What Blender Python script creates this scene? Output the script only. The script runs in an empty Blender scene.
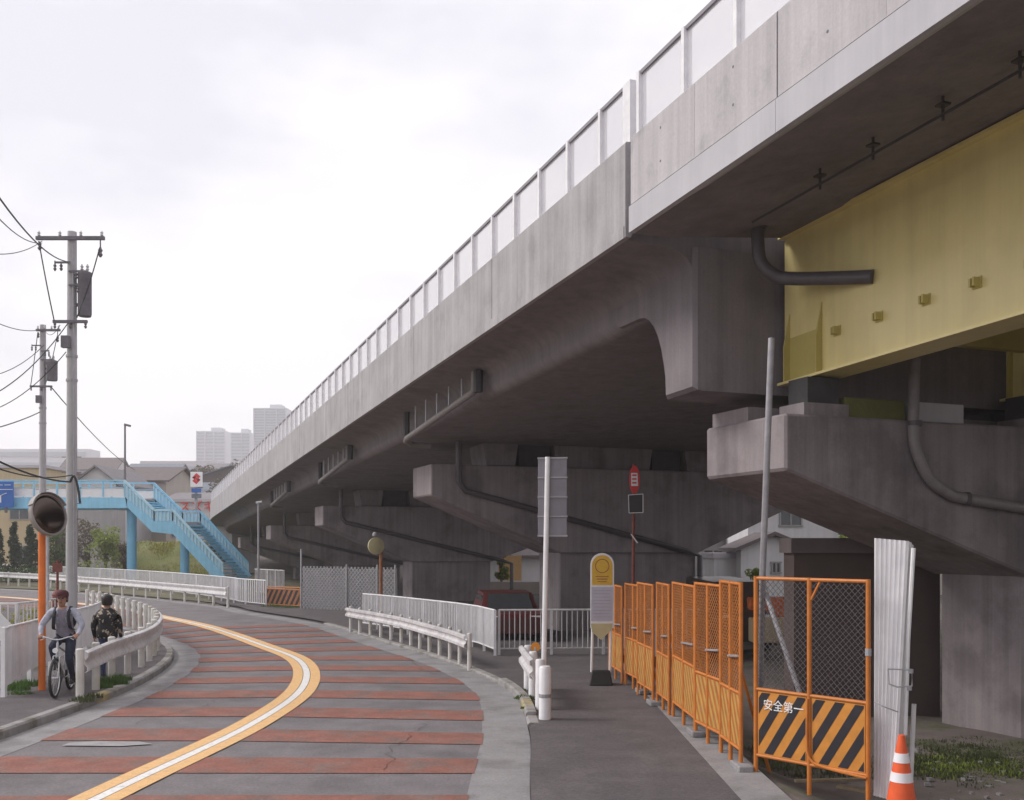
import bpy, bmesh, math, random
from mathutils import Vector, Matrix

# ------------------------------------------------------------------ camera, sky, sun, exposure
scene = bpy.context.scene
COL = scene.collection
CAM_H = 2.45; HOR = 545.0; F = 1000.0
cam_d = bpy.data.cameras.new('camera'); cam = bpy.data.objects.new('camera', cam_d); COL.objects.link(cam)
cam.location = (0, 0, CAM_H); cam.rotation_euler = (math.radians(90), 0, 0)
cam_d.sensor_width = 36; cam_d.lens = 36 * F / 1024; cam_d.shift_y = (HOR - 400) / 1024
cam_d.clip_start = 0.1; cam_d.clip_end = 6000
scene.camera = cam

SUN_EL, SUN_AZ = 40, -84          # azimuth measured from +Y towards +X
world = bpy.data.worlds.new('World'); scene.world = world; world.use_nodes = True
nt = world.node_tree; nt.nodes.clear()
w_out = nt.nodes.new('ShaderNodeOutputWorld'); w_bg = nt.nodes.new('ShaderNodeBackground')
w_sky = nt.nodes.new('ShaderNodeTexSky'); w_sky.sky_type = 'NISHITA'; w_sky.sun_disc = False
w_sky.sun_elevation = math.radians(SUN_EL); w_sky.sun_rotation = math.radians(SUN_AZ); w_sky.dust_density = 3
w_tc = nt.nodes.new('ShaderNodeTexCoord'); w_n = nt.nodes.new('ShaderNodeTexNoise')
w_map = nt.nodes.new('ShaderNodeMapping'); w_map.inputs['Scale'].default_value = (1, 1, 2.2)
w_n.inputs['Scale'].default_value = 2.1; w_n.inputs['Detail'].default_value = 5; w_n.inputs['Roughness'].default_value = .55
w_r = nt.nodes.new('ShaderNodeValToRGB')
w_r.color_ramp.elements[0].position = .40; w_r.color_ramp.elements[0].color = (5.1, 5.05, 5.55, 1)
w_r.color_ramp.elements[1].position = .55; w_r.color_ramp.elements[1].color = (6.5, 6.35, 6.5, 1)
w_mix = nt.nodes.new('ShaderNodeMixRGB'); w_mix.inputs[0].default_value = .96
nt.links.new(w_tc.outputs['Generated'], w_map.inputs[0]); nt.links.new(w_map.outputs[0], w_n.inputs['Vector'])
nt.links.new(w_n.outputs['Fac'], w_r.inputs[0])
nt.links.new(w_sky.outputs[0], w_mix.inputs[1]); nt.links.new(w_r.outputs[0], w_mix.inputs[2])
nt.links.new(w_mix.outputs[0], w_bg.inputs[0]); w_bg.inputs[1].default_value = .1
nt.links.new(w_bg.outputs[0], w_out.inputs[0])
sun_d = bpy.data.lights.new('sun', 'SUN'); sun = bpy.data.objects.new('sun', sun_d); COL.objects.link(sun)
sun_d.energy = 1.5; sun_d.angle = math.radians(20); sun_d.color = (1, .96, .92)
_e, _a = math.radians(SUN_EL), math.radians(SUN_AZ)
_sd = Vector((math.sin(_a) * math.cos(_e), math.cos(_a) * math.cos(_e), math.sin(_e)))
sun.rotation_euler = (-_sd).to_track_quat('-Z', 'Y').to_euler()
scene.view_settings.view_transform = 'Standard'; scene.view_settings.look = 'None'
scene.view_settings.gamma = 1; scene.view_settings.use_curve_mapping = False
scene.view_settings.exposure = 0.8
scene.render.engine = 'CYCLES'
scene.cycles.use_denoising = True
scene.cycles.max_bounces = 8; scene.cycles.diffuse_bounces = 4; scene.cycles.transparent_max_bounces = 16
scene.cycles.volume_bounces = 3

R = random.Random(7)
V3 = Vector

# ------------------------------------------------------------------ pixel to place
def P(px, py, Y):
    return V3(((px - 512) / F * Y, Y, CAM_H + (HOR - py) / F * Y))
def G(px, py, z=0.0):
    Y = (CAM_H - z) * F / (py - HOR)
    return V3(((px - 512) / F * Y, Y, z))

# ------------------------------------------------------------------ materials
MATS = {}
def mat(name, col, rough=.8, metal=0, var=.12, scale=6, streak=0, bump=.0, bscale=60, col2=None, c2scale=1.2, c2lo=.5, c2hi=.65, spec=.4, emit=None, alpha=None, transl=None, fleck=0, grit=0):
    if name in MATS: return MATS[name]
    m = bpy.data.materials.new(name); m.use_nodes = True; MATS[name] = m
    n = m.node_tree.nodes; l = m.node_tree.links; b = n['Principled BSDF']
    b.inputs['Roughness'].default_value = rough; b.inputs['Metallic'].default_value = metal
    b.inputs['Specular IOR Level'].default_value = spec
    geo = n.new('ShaderNodeNewGeometry')
    def noise(sc, det=4, vec=None, ro=.6):
        t = n.new('ShaderNodeTexNoise'); t.inputs['Scale'].default_value = sc; t.inputs['Detail'].default_value = det
        t.inputs['Roughness'].default_value = ro
        l.new(vec or geo.outputs['Position'], t.inputs['Vector']); return t
    def ramp(src, p0, c0, p1, c1):
        r = n.new('ShaderNodeValToRGB'); e = r.color_ramp.elements
        e[0].position = p0; e[0].color = c0; e[1].position = p1; e[1].color = c1
        l.new(src, r.inputs[0]); return r.outputs[0]
    def mix(kind, fac, a, c):
        x = n.new('ShaderNodeMixRGB'); x.blend_type = kind
        for i, v in ((0, fac), (1, a), (2, c)):
            if isinstance(v, (int, float)): x.inputs[i].default_value = v
            elif isinstance(v, tuple): x.inputs[i].default_value = v
            else: l.new(v, x.inputs[i])
        return x.outputs[0]
    base = (*col, 1)
    cur = base
    if col2:
        f = ramp(noise(c2scale, 6).outputs['Fac'], c2lo, (0, 0, 0, 1), c2hi, (1, 1, 1, 1))
        cur = mix('MIX', f, base, (*col2, 1))
    if var:
        lo, hi = 1 - var, 1 + var
        f = ramp(noise(scale, 5).outputs['Fac'], .3, (lo, lo, lo, 1), .7, (hi, hi, hi, 1))
        cur = mix('MULTIPLY', 1.0, cur, f)
    if streak:
        mp = n.new('ShaderNodeMapping'); mp.inputs['Scale'].default_value = (4.2, 4.2, .12)
        l.new(geo.outputs['Position'], mp.inputs[0])
        f = ramp(noise(1.0, 6, mp.outputs[0], .7).outputs['Fac'], .35, (1 - streak, 1 - streak, 1 - streak * .95, 1), .6, (1.03, 1.03, 1.03, 1))
        cur = mix('MULTIPLY', 1.0, cur, f)
    if fleck:
        f = ramp(noise(220, 2).outputs['Fac'], .35, (1 - fleck,) * 3 + (1,), .65, (1 + fleck,) * 3 + (1,))
        cur = mix('MULTIPLY', 1.0, cur, f)
    if grit:
        f = ramp(noise(28, 6, ro=.8).outputs['Fac'], .36, (1 - grit,) * 3 + (1,), .64, (1 + grit,) * 3 + (1,))
        cur = mix('MULTIPLY', 1.0, cur, f)
    if isinstance(cur, tuple): b.inputs['Base Color'].default_value = cur
    else: l.new(cur, b.inputs['Base Color'])
    if bump:
        bp = n.new('ShaderNodeBump'); bp.inputs['Strength'].default_value = bump; bp.inputs['Distance'].default_value = .02
        l.new(noise(bscale, 4).outputs['Fac'], bp.inputs['Height']); l.new(bp.outputs[0], b.inputs['Normal'])
    if emit:
        b.inputs['Emission Color'].default_value = (*emit, 1); b.inputs['Emission Strength'].default_value = 1
    if transl:
        o = n['Material Output']; t = n.new('ShaderNodeBsdfTranslucent'); t.inputs[0].default_value = base
        if not isinstance(cur, tuple): l.new(cur, t.inputs[0])
        ms = n.new('ShaderNodeMixShader'); ms.inputs[0].default_value = transl
        l.new(b.outputs[0], ms.inputs[1]); l.new(t.outputs[0], ms.inputs[2])
        last = ms.outputs[0]
        if alpha is not None:
            tr = n.new('ShaderNodeBsdfTransparent'); tr.inputs[0].default_value = (.96, .955, .96, 1)
            m2 = n.new('ShaderNodeMixShader'); m2.inputs[0].default_value = alpha
            l.new(tr.outputs[0], m2.inputs[1]); l.new(last, m2.inputs[2]); last = m2.outputs[0]
        l.new(last, o.inputs[0])
    return m

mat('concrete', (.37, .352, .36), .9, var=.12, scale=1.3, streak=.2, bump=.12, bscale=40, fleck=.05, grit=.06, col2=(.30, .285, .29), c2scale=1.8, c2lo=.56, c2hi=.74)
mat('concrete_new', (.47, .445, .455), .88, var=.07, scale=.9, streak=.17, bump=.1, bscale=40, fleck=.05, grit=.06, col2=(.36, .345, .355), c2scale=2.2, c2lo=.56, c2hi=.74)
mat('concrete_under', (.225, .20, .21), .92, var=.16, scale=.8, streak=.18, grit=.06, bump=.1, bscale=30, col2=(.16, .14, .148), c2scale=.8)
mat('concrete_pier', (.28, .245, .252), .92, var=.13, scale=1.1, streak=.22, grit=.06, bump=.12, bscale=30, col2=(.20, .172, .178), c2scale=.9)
mat('concrete_edge', (.46, .45, .475), .88, var=.06, scale=1.5, streak=.07, bump=.06)
mat('yellow_steel', (.74, .63, .29), .3, var=.05, scale=.9, streak=.06, col2=(.66, .55, .24), c2scale=1.2, c2lo=.5, c2hi=.75, bump=.03, bscale=3, spec=.5)
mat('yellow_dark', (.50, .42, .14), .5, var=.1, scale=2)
mat('dark_steel', (.05, .047, .052), .6, var=.2)
mat('black_pipe', (.09, .08, .09), .45, var=.15, spec=.5)
mat('grey_pipe', (.22, .2, .2), .5, var=.15, spec=.5)
mat('galv', (.42, .42, .44), .45, metal=.5, var=.15, scale=9)
mat('galv_dull', (.34, .33, .35), .6, metal=.2, var=.15, scale=9)
mat('barrier_panel', (.93, .92, .93), .35, var=.03, scale=2, transl=.65, alpha=.32)
mat('barrier_post', (.72, .71, .73), .5, var=.1)
mat('top_rail', (.22, .21, .23), .5, var=.1)
mat('asphalt', (.175, .158, .164), .9, var=.13, scale=2.5, bump=.35, bscale=160, fleck=.28, grit=.22, col2=(.14, .126, .131), c2scale=.8)
mat('asphalt_walk', (.098, .086, .089), .92, var=.15, scale=1.8, bump=.3, bscale=160, fleck=.3, grit=.22, col2=(.12, .106, .108), c2scale=.8)
mat('gutter', (.25, .24, .243), .9, var=.12, scale=3, bump=.2, bscale=90, fleck=.15, grit=.14, col2=(.19, .18, .18), c2scale=1.4)
mat('kerb', (.27, .255, .25), .9, var=.18, scale=4, bump=.2, col2=(.16, .15, .12), c2scale=2.2)
mat('kerb_yellow', (.36, .30, .15), .9, var=.2, scale=8, bump=.2, col2=(.22, .2, .18), c2scale=7)
mat('red_paving', (.25, .105, .08), .9, var=.16, scale=3, bump=.3, bscale=160, fleck=.22, grit=.2, col2=(.18, .12, .105), c2scale=2.2, c2lo=.45, c2hi=.66)
mat('line_orange', (.70, .43, .19), .7, var=.1, scale=7, fleck=.12, grit=.12, col2=(.40, .26, .14), c2scale=7, c2lo=.55, c2hi=.75)
mat('line_white', (.72, .70, .68), .7, var=.1, scale=7, fleck=.1, grit=.12, col2=(.36, .345, .335), c2scale=7, c2lo=.55, c2hi=.72)
mat('line_worn', (.30, .29, .295), .85, var=.15, scale=5, fleck=.2)
mat('dirt', (.15, .125, .115), .95, var=.2, scale=2.2, bump=.7, bscale=22, fleck=.25, col2=(.10, .105, .06), c2scale=.9, c2lo=.5, c2hi=.62)
mat('white_paint', (.74, .73, .74), .45, var=.08, scale=7, streak=.1, spec=.5)
mat('white_rail', (.62, .60, .60), .45, var=.1, scale=7, streak=.26, spec=.5, col2=(.38, .31, .26), c2scale=4, c2lo=.58, c2hi=.76)
mat('white_post', (.60, .58, .55), .55, var=.1, scale=7, col2=(.40, .36, .26), c2scale=3.5, c2lo=.5, c2hi=.75)
mat('white_sheet', (.80, .785, .80), .5, var=.06, scale=5, streak=.15)
mat('orange_pipe', (.52, .17, .03), .5, var=.15, scale=9, col2=(.38, .14, .05), c2scale=9, c2lo=.6, c2hi=.8)
mat('orange_board', (.56, .23, .04), .55, var=.12, scale=7, col2=(.40, .2, .08), c2scale=6, c2lo=.58, c2hi=.8)
mat('orange_board_old', (.40, .13, .025), .6, var=.18, scale=6, col2=(.42, .30, .20), c2scale=3.2, c2lo=.62, c2hi=.8)
mat('yellow_stripe', (.45, .27, .07), .6, var=.15, scale=6)
mat('black_stripe', (.022, .02, .026), .6, var=.2, scale=9)
mat('orange_wire', (.44, .16, .04), .6, var=.15)
mat('grey_wire', (.11, .095, .10), .6, var=.1)
mat('cone_orange', (.75, .11, .03), .45, var=.1, scale=9)
mat('cone_band', (.78, .76, .78), .5, var=.06)
mat('lettering_white', (.8, .8, .8), .6, var=.05)
mat('mirror_orange', (.70, .17, .03), .45, var=.1, scale=5, streak=.1)
mat('mirror_glass', (.09, .07, .06), .2, metal=1, var=0)
mat('mirror_rim', (.30, .27, .26), .6, var=.15)
mat('pole_concrete', (.40, .385, .40), .85, var=.08, scale=3, streak=.12, bump=.05)
mat('hardware', (.13, .12, .14), .6, var=.2)
mat('insulator', (.5, .48, .48), .3, var=.05)
mat('wire_black', (.03, .028, .032), .6, var=0)
mat('blue_bridge', (.27, .58, .78), .5, var=.08, scale=2, streak=.12)
mat('blue_bridge_light', (.46, .70, .82), .5, var=.08, scale=3)
mat('blue_bridge_dark', (.18, .45, .65), .5, var=.08, scale=2)
mat('sign_blue', (.02, .12, .42), .4, var=.05)
mat('sign_white', (.78, .78, .8), .4, var=.04)
mat('sign_red', (.60, .04, .04), .4, var=.06)
mat('sign_back', (.21, .20, .22), .5, metal=.2, var=.1, scale=6)
mat('sign_dark', (.06, .055, .065), .6, var=.1)
mat('rust_red', (.17, .045, .035), .7, var=.25, scale=9)
mat('rust_orange', (.30, .12, .05), .7, var=.25, scale=9)
mat('bus_yellow', (.62, .38, .04), .5, var=.1, scale=12)
mat('bus_cream', (.50, .44, .25), .5, var=.08)
mat('bus_paper', (.46, .455, .54), .5, var=.06, scale=10)
mat('rubber', (.025, .024, .025), .7, var=.2)
mat('amber', (.8, .3, .03), .3, var=.05)
mat('wall_white', (.60, .585, .60), .8, var=.05, scale=1, streak=.08)
mat('wall_cream', (.50, .40, .25), .8, var=.06, scale=1, streak=.08)
mat('wall_grey', (.34, .325, .33), .85, var=.08, scale=1, streak=.1)
mat('wall_brown', (.085, .062, .058), .8, var=.12, scale=1)
mat('wall_beige', (.42, .37, .33), .8, var=.06, scale=1, streak=.08)
mat('roof_brown', (.13, .105, .105), .7, var=.15, scale=2)
mat('roof_grey', (.20, .185, .195), .7, var=.15, scale=2)
mat('roof_blue', (.16, .18, .22), .7, var=.15, scale=2)
mat('roof_pale', (.45, .43, .46), .7, var=.1, scale=1)
mat('glass_dark', (.05, .055, .06), .12, var=.1, spec=.6)
mat('frame_grey', (.30, .29, .29), .5, var=.05)
mat('tower_wall', (.52, .52, .57), .8, var=.04, scale=.1)
mat('tower_band', (.32, .33, .38), .5, var=.05, scale=.1)
mat('bark', (.085, .065, .055), .9, var=.25, scale=9, bump=.4, bscale=30)
for nm, c in (('leaf_spring', (.23, .28, .06)), ('leaf_mid', (.07, .12, .032)), ('leaf_dark', (.030, .052, .026)), ('leaf_yellow', (.27, .26, .05)), ('leaf_brown', (.12, .095, .06)), ('grass_green', (.07, .135, .03)), ('grass_dull', (.085, .10, .04))):
    mat(nm, c, .65, var=.35, scale=2.2, transl=.3)
mat('grass_bank', (.15, .15, .055), .95, var=.25, scale=1.2, bump=.6, bscale=12, col2=(.11, .13, .04), c2scale=.6)
mat('field', (.13, .12, .075), .95, var=.25, scale=.3, bump=.3, bscale=6)
mat('skin', (.36, .20, .14), .55, var=.06, scale=20)
mat('hair', (.018, .014, .014), .5, var=.2)
mat('jacket_grey', (.36, .37, .44), .85, var=.22, scale=14, bump=1, bscale=14)
mat('tshirt', (.22, .20, .25), .85, var=.22, scale=12, bump=1, bscale=12)
mat('jeans_dark', (.022, .026, .05), .85, var=.3, scale=18, bump=1, bscale=14)
mat('jeans_blue', (.05, .075, .15), .85, var=.2, scale=18)
mat('jacket_black', (.018, .017, .02), .85, var=.15, scale=8, col2=(.34, .29, .22), c2scale=13, c2lo=.555, c2hi=.575)
mat('cap_red', (.07, .016, .02), .8, var=.15, scale=20)
mat('strap_black', (.02, .02, .025), .8, var=.1)
mat('shoe', (.04, .035, .035), .6, var=.1)
mat('plastic_bag', (.50, .58, .56), .5, var=.1, transl=.3)
mat('bike_frame', (.42, .42, .44), .3, metal=.6, var=.05)
mat('bike_silver', (.55, .55, .57), .3, metal=.8, var=.05)
mat('car_white', (.75, .75, .77), .25, var=.02, spec=.6)
mat('car_red', (.09, .018, .018), .3, var=.05, spec=.6)
mat('car_brown', (.07, .055, .05), .3, var=.05, spec=.6)
mat('flower_orange', (.62, .16, .05), .7, var=.3, scale=9)
mat('timber', (.30, .24, .16), .85, var=.2, scale=9)

# ------------------------------------------------------------------ mesh helpers
LOC = {}
def loc_of(o): return LOC.get(o.name, V3((0, 0, 0))) if o else V3((0, 0, 0))

class MB:
    def __init__(s): s.v = []; s.f = []; s.m = []
    def add(s, vs, fs, mi=0):
        k = len(s.v); s.v += [V3(v) for v in vs]
        for f in fs: s.f.append([i + k for i in f]); s.m.append(mi)
        return s
    def hexa(s, c, mi=0):   # 8 corners: bottom 4 ccw, top 4 ccw
        return s.add(c, [(3, 2, 1, 0), (4, 5, 6, 7), (0, 1, 5, 4), (1, 2, 6, 5), (2, 3, 7, 6), (3, 0, 4, 7)], mi)
    def box(s, c, size, rz=0, rot=None, mi=0):
        hx, hy, hz = size[0] / 2, size[1] / 2, size[2] / 2
        M = rot if rot is not None else Matrix.Rotation(rz, 3, 'Z')
        c = V3(c)
        return s.hexa([c + M @ V3(p) for p in ((-hx, -hy, -hz), (hx, -hy, -hz), (hx, hy, -hz), (-hx, hy, -hz), (-hx, -hy, hz), (hx, -hy, hz), (hx, hy, hz), (-hx, hy, hz))], mi)
    def bar(s, a, b, w, h, up=(0, 0, 1), mi=0):   # box beam from a to b
        a, b = V3(a), V3(b); d = (b - a)
        L = d.length; d = d.normalized(); up = V3(up)
        side = d.cross(up)
        if side.length < 1e-4: side = d.cross(V3((0, 1, 0)))
        side.normalize(); u = side.cross(d).normalized()
        sx, ux = side * w / 2, u * h / 2
        return s.hexa([a - sx - ux, a + sx - ux, b + sx - ux, b - sx - ux, a - sx + ux, a + sx + ux, b + sx + ux, b - sx + ux], mi)
    def prism(s, poly, ext, mi=0):
        n = len(poly); poly = [V3(p) for p in poly]; ext = V3(ext)
        vs = poly + [p + ext for p in poly]
        fs = [tuple(range(n))[::-1], tuple(range(n, 2 * n))] + [(i, (i + 1) % n, n + (i + 1) % n, n + i) for i in range(n)]
        return s.add(vs, fs, mi)
    def loft(s, rings, closed=True, caps=True, mi=0):
        n = len(rings[0]); vs = [p for r in rings for p in r]; fs = []
        for k in range(len(rings) - 1):
            for i in range(n if closed else n - 1):
                j = (i + 1) % n
                fs.append((k * n + i, k * n + j, (k + 1) * n + j, (k + 1) * n + i))
        if caps and closed:
            fs.append(tuple(range(n))[::-1]); fs.append(tuple(range((len(rings) - 1) * n, len(rings) * n)))
        return s.add(vs, fs, mi)
    def tube(s, pts, r, n=8, caps=True, mi=0):
        pts = [V3(p) for p in pts]; rs = r if isinstance(r, (list, tuple)) else [r] * len(pts)
        rings = []; ref = None
        for i, p in enumerate(pts):
            t = (pts[min(i + 1, len(pts) - 1)] - pts[max(i - 1, 0)]).normalized()
            if ref is None:
                ref = V3((0, 0, 1)) if abs(t.z) < .9 else V3((1, 0, 0))
            a = (ref - t * ref.dot(t)).normalized(); b = t.cross(a); ref = a
            rings.append([p + (a * math.cos(2 * math.pi * k / n) + b * math.sin(2 * math.pi * k / n)) * rs[i] for k in range(n)])
        return s.loft(rings, True, caps, mi)
    def lathe(s, c, prof, n=16, axis='Z', mi=0):
        c = V3(c); rings = []
        for (r, h) in prof:
            ring = []
            for k in range(n):
                a = 2 * math.pi * k / n
                if axis == 'Z': q = V3((r * math.cos(a), r * math.sin(a), h))
                elif axis == 'Y': q = V3((r * math.cos(a), h, -r * math.sin(a)))
                else: q = V3((h, r * math.cos(a), r * math.sin(a)))
                ring.append(c + q)
            rings.append(ring)
        return s.loft(rings, True, True, mi)
    def mesh(s, name, mats, smooth=False, off=V3((0, 0, 0)), ang=None):
        me = bpy.data.meshes.new(name)
        me.from_pydata([v - off for v in s.v], [], s.f)
        if not isinstance(mats, (list, tuple)): mats = [mats]
        for m in mats: me.materials.append(MATS[m] if isinstance(m, str) else m)
        if len(mats) > 1: me.polygons.foreach_set('material_index', s.m)
        bm = bmesh.new(); bm.from_mesh(me); bmesh.ops.recalc_face_normals(bm, faces=bm.faces); bm.to_mesh(me); bm.free()
        if smooth:
            me.polygons.foreach_set('use_smooth', [True] * len(me.polygons))
            try: me.set_sharp_from_angle(angle=math.radians(ang or 40))
            except Exception: pass
        me.update(); return me
    def build(s, name, mats, parent=None, smooth=False, world=True, bevel=0, ang=None):
        off = loc_of(parent) if world else V3((0, 0, 0))
        me = s.mesh(name, mats, smooth, off, ang)
        if bevel: bev(me, bevel)
        return link(name, me, parent)

def bev(me, w):
    bm = bmesh.new(); bm.from_mesh(me)
    ed = [e for e in bm.edges if len(e.link_faces) == 2 and e.calc_face_angle(0) > .6]
    bmesh.ops.bevel(bm, geom=ed, offset=w, segments=1, affect='EDGES', clamp_overlap=True)
    bm.to_mesh(me); bm.free(); me.update()

def link(name, me, parent=None, loc=None, rot=None, world=True):
    o = bpy.data.objects.new(name, me); COL.objects.link(o)
    if parent:
        o.parent = parent
    pl = loc_of(parent)
    if loc is not None: o.location = (V3(loc) - pl) if world else V3(loc)
    if rot is not None: o.rotation_euler = rot if isinstance(rot, (tuple, list)) else (0, 0, rot)
    LOC[o.name] = pl if loc is None else V3(loc)
    return o

def thing(name, label, cat, loc=(0, 0, 0), rz=0, group=None):
    o = bpy.data.objects.new(name, None); COL.objects.link(o); o.empty_display_size = .2
    o.location = loc; o.rotation_euler = (0, 0, rz); LOC[o.name] = V3(loc)
    return tag(o, label, cat, group)
def tag(o, label, cat, group=None):
    o['label'] = label; o['category'] = cat
    if group: o['group'] = group
    return o
def struct(o): o['kind'] = 'structure'; return o
def stuff(o): o['kind'] = 'stuff'; return o

def catmull(pts, t):
    n = len(pts); i = min(int(t), n - 2); u = t - i
    p0 = pts[max(i - 1, 0)]; p1 = pts[i]; p2 = pts[i + 1]; p3 = pts[min(i + 2, n - 1)]
    return .5 * ((2 * p1) + (-p0 + p2) * u + (2 * p0 - 5 * p1 + 4 * p2 - p3) * u * u + (-p0 + 3 * p1 - 3 * p2 + p3) * u ** 3)
def spline(pts, n=12):
    pts = [V3(p) for p in pts]; return [catmull(pts, i / n) for i in range((len(pts) - 1) * n + 1)]
def resample(pts, step):
    out = [pts[0]]; acc = 0
    for a, b in zip(pts, pts[1:]):
        L = (b - a).length; d = step - acc
        while d <= L + 1e-9 and L > 0:
            out.append(a.lerp(b, d / L)); d += step
        acc = (acc + L) % step if L > 0 else acc
    return out
def sm(a, b, x):
    t = max(0, min(1, (x - a) / (b - a))); return t * t * (3 - 2 * t)

# ------------------------------------------------------------------ terrain
FENCE_A, FENCE_B = V3((2.53, 10.65, 0)), V3((1.85, 19.3, 0))
def ground_z(x, y):
    z = -.05
    fx = 2.75 + (10.65 - y) * .10
    dip = sm(fx, fx + .8, x) * (1 - sm(40, 60, y))
    z -= .25 * dip * sm(-30, 5, y)
    z += sm(85, 220, y) * 12.5 * sm(60, -40, x) + sm(60, 200, x) * 10 * sm(30, 120, y)
    return z
xs = sorted(set([-650, -520, -400, -300, -220, -160, -120, -90, -70, -55] + [i * 2.5 - 45 for i in range(18)] + [i * .4 for i in range(0, 40)] + [16 + i * 4 for i in range(12)] + [70, 90, 120, 160, 220, 300, 400, 520, 650]))
ys = sorted(set([-60, -40, -25, -15, -8, -3] + [i * .8 for i in range(0, 60)] + [48 + i * 4 for i in range(14)] + [110, 130, 150, 175, 200, 240, 290, 350, 420, 520, 650, 800]))
mb = MB(); mb.add([(x, y, ground_z(x, y) + (R.uniform(-.03, .03) if 2.8 < x < 16 and 3 < y < 40 else 0)) for y in ys for x in xs],
       [(j * len(xs) + i, j * len(xs) + i + 1, (j + 1) * len(xs) + i + 1, (j + 1) * len(xs) + i) for j in range(len(ys) - 1) for i in range(len(xs) - 1)])
struct(mb.build('ground', 'dirt', smooth=True))

# ------------------------------------------------------------------ road
RL = [(-7.0, -15), (-6.9, 4), (-6.55, 9.5), (-6.4, 13.6), (-6.45, 17.0), (-7.0, 20.5), (-8.1, 23.6), (-10.3, 27.3), (-14.2, 32.4), (-17.2, 36.0), (-26, 44.3), (-42, 55), (-82, 76.5)]
RC = [(-4.6, -15), (-4.35, 5), (-4.0, 9.6), (-3.55, 13.6), (-3.6, 17.2), (-4.45, 21), (-6.1, 24.4), (-9.1, 29.9), (-12.3, 34.6), (-14.8, 38.3), (-24, 47), (-40, 58), (-80, 80)]
RR = [(.2, -15), (.2, 4), (.18, 9.6), (.22, 13.2), (-.08, 16.9), (-1.35, 20.9), (-3.3, 25.3), (-6.0, 31.2), (-9.6, 36.6), (-12.2, 40.8), (-21.5, 50.6), (-38, 61.8), (-78, 84)]
RL, RC, RR = [[V3((a, b, 0)) for a, b in q] for q in (RL, RC, RR)]
def road(t, w, z=0):
    a, c, b = catmull(RL, t), catmull(RC, t), catmull(RR, t)
    p = c.lerp(a, -w) if w < 0 else c.lerp(b, w)
    return V3((p.x, p.y, z))
NT = 12 * 12
def strip(name, m, w0, w1, z, t0=0, t1=12, n=NT, cols=1, parent=None):
    mb = MB(); rows = [[road(t0 + (t1 - t0) * i / n, (w0(t0 + (t1 - t0) * i / n) if callable(w0) else w0) * (1 - k / cols) + (w1(t0 + (t1 - t0) * i / n) if callable(w1) else w1) * (k / cols), z) for k in range(cols + 1)] for i in range(n + 1)]
    mb.loft(rows, closed=False, caps=False)
    return mb.build(name, m, parent)
road_o = struct(strip('road', 'asphalt', -1, 1, 0.0, cols=4))
def off_w(side, dist):     # width parameter a fixed distance in from a kerb
    def f(t):
        L = (catmull(RL, t) - catmull(RC, t)).length if side < 0 else (catmull(RR, t) - catmull(RC, t)).length
        return side * (1 - dist / max(L, .5))
    return f
strip('gutter_apron', 'gutter', -.999, off_w(-1, .55), .004, parent=road_o)
strip('gutter_apron', 'gutter', .999, off_w(1, .62), .004, parent=road_o)
# red anti-skid bars, laid square to the lane
tl = [i / 60 for i in range(60 * 12 + 1)]
acc = 0; last = road(tl[0], 0); arc = [0]
for t in tl[1:]:
    p = road(t, 0); acc += (p - last).length; arc.append(acc); last = p
def t_at(sv):
    for i in range(1, len(arc)):
        if arc[i] >= sv:
            return tl[i - 1] + (tl[i] - tl[i - 1]) * (sv - arc[i - 1]) / (arc[i] - arc[i - 1])
    return 12
def dist_to_arc(Y):
    for t, s_ in zip(tl, arc):
        if road(t, 0).y >= Y: return s_
s0 = dist_to_arc(10.72)
for k in range(-3, 26):
    for lane in (-1, 1):
        a, b = s0 + k * 1.78, s0 + k * 1.78 + .82
        if lane > 0 and k > 11: continue
        ta, tb = t_at(a), t_at(b)
        mb = MB(); rows = []
        for i in range(5):
            t = ta + (tb - ta) * i / 4; f = off_w(lane, .60 if lane > 0 else .52); L = (road(t, lane) - road(t, 0)).length
            w0 = lane * .26 / L
            rows.append([road(t, w0 + (f(t) - w0) * q / 8, .008) for q in range(9)])
        mb.loft(rows, closed=False, caps=False); mb.build('red_bar', 'red_paving', road_o)
def cl(name, m, d0, d1, z, t0=.0):
    n = 200; rows = []
    for i in range(n + 1):
        t = t0 + (11.9 - t0) * i / n
        c = road(t, 0); tg = (road(min(t + .02, 12), 0) - road(max(t - .02, 0), 0)).normalized(); nr = V3((tg.y, -tg.x, 0))
        rows.append([c + nr * d0 + V3((0, 0, z)), c + nr * d1 + V3((0, 0, z))])
    mb = MB(); mb.loft(rows, closed=False, caps=False); mb.build(name, m, road_o)
cl('orange_line', 'line_orange', -.25, -.07, .012); cl('white_line', 'line_white', -.06, .06, .012); cl('orange_line', 'line_orange', .07, .25, .012)
mb = MB(); mb.add([G(62, 745.5, .013), G(120, 746, .013), G(153, 744, .013), G(140, 741.5, .013), G(95, 741, .013), G(70, 742.5, .013)], [(0, 1, 2, 3, 4, 5)])
mb.build('worn_paint_patch', 'line_worn', road_o)
rc_ = random.Random(3)
for (t0_, w0_, ln) in ((2.3, .62, .8), (3.0, -.55, .6), (4.5, .75, .7)):
    pts = []; w_ = w0_
    for i in range(22):
        w_ += rc_.uniform(-.025, .025); pts.append(road(t0_ + ln * i / 21, w_, .0135))
    mb = MB(); rows = []
    for i, p in enumerate(pts):
        d = (pts[min(i + 1, 21)] - pts[max(i - 1, 0)]).normalized(); nr = V3((d.y, -d.x, 0)) * rc_.uniform(.0015, .0045); rows.append([p - nr, p + nr])
    mb.loft(rows, closed=False, caps=False); mb.build('crack', 'rubber', road_o)
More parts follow.
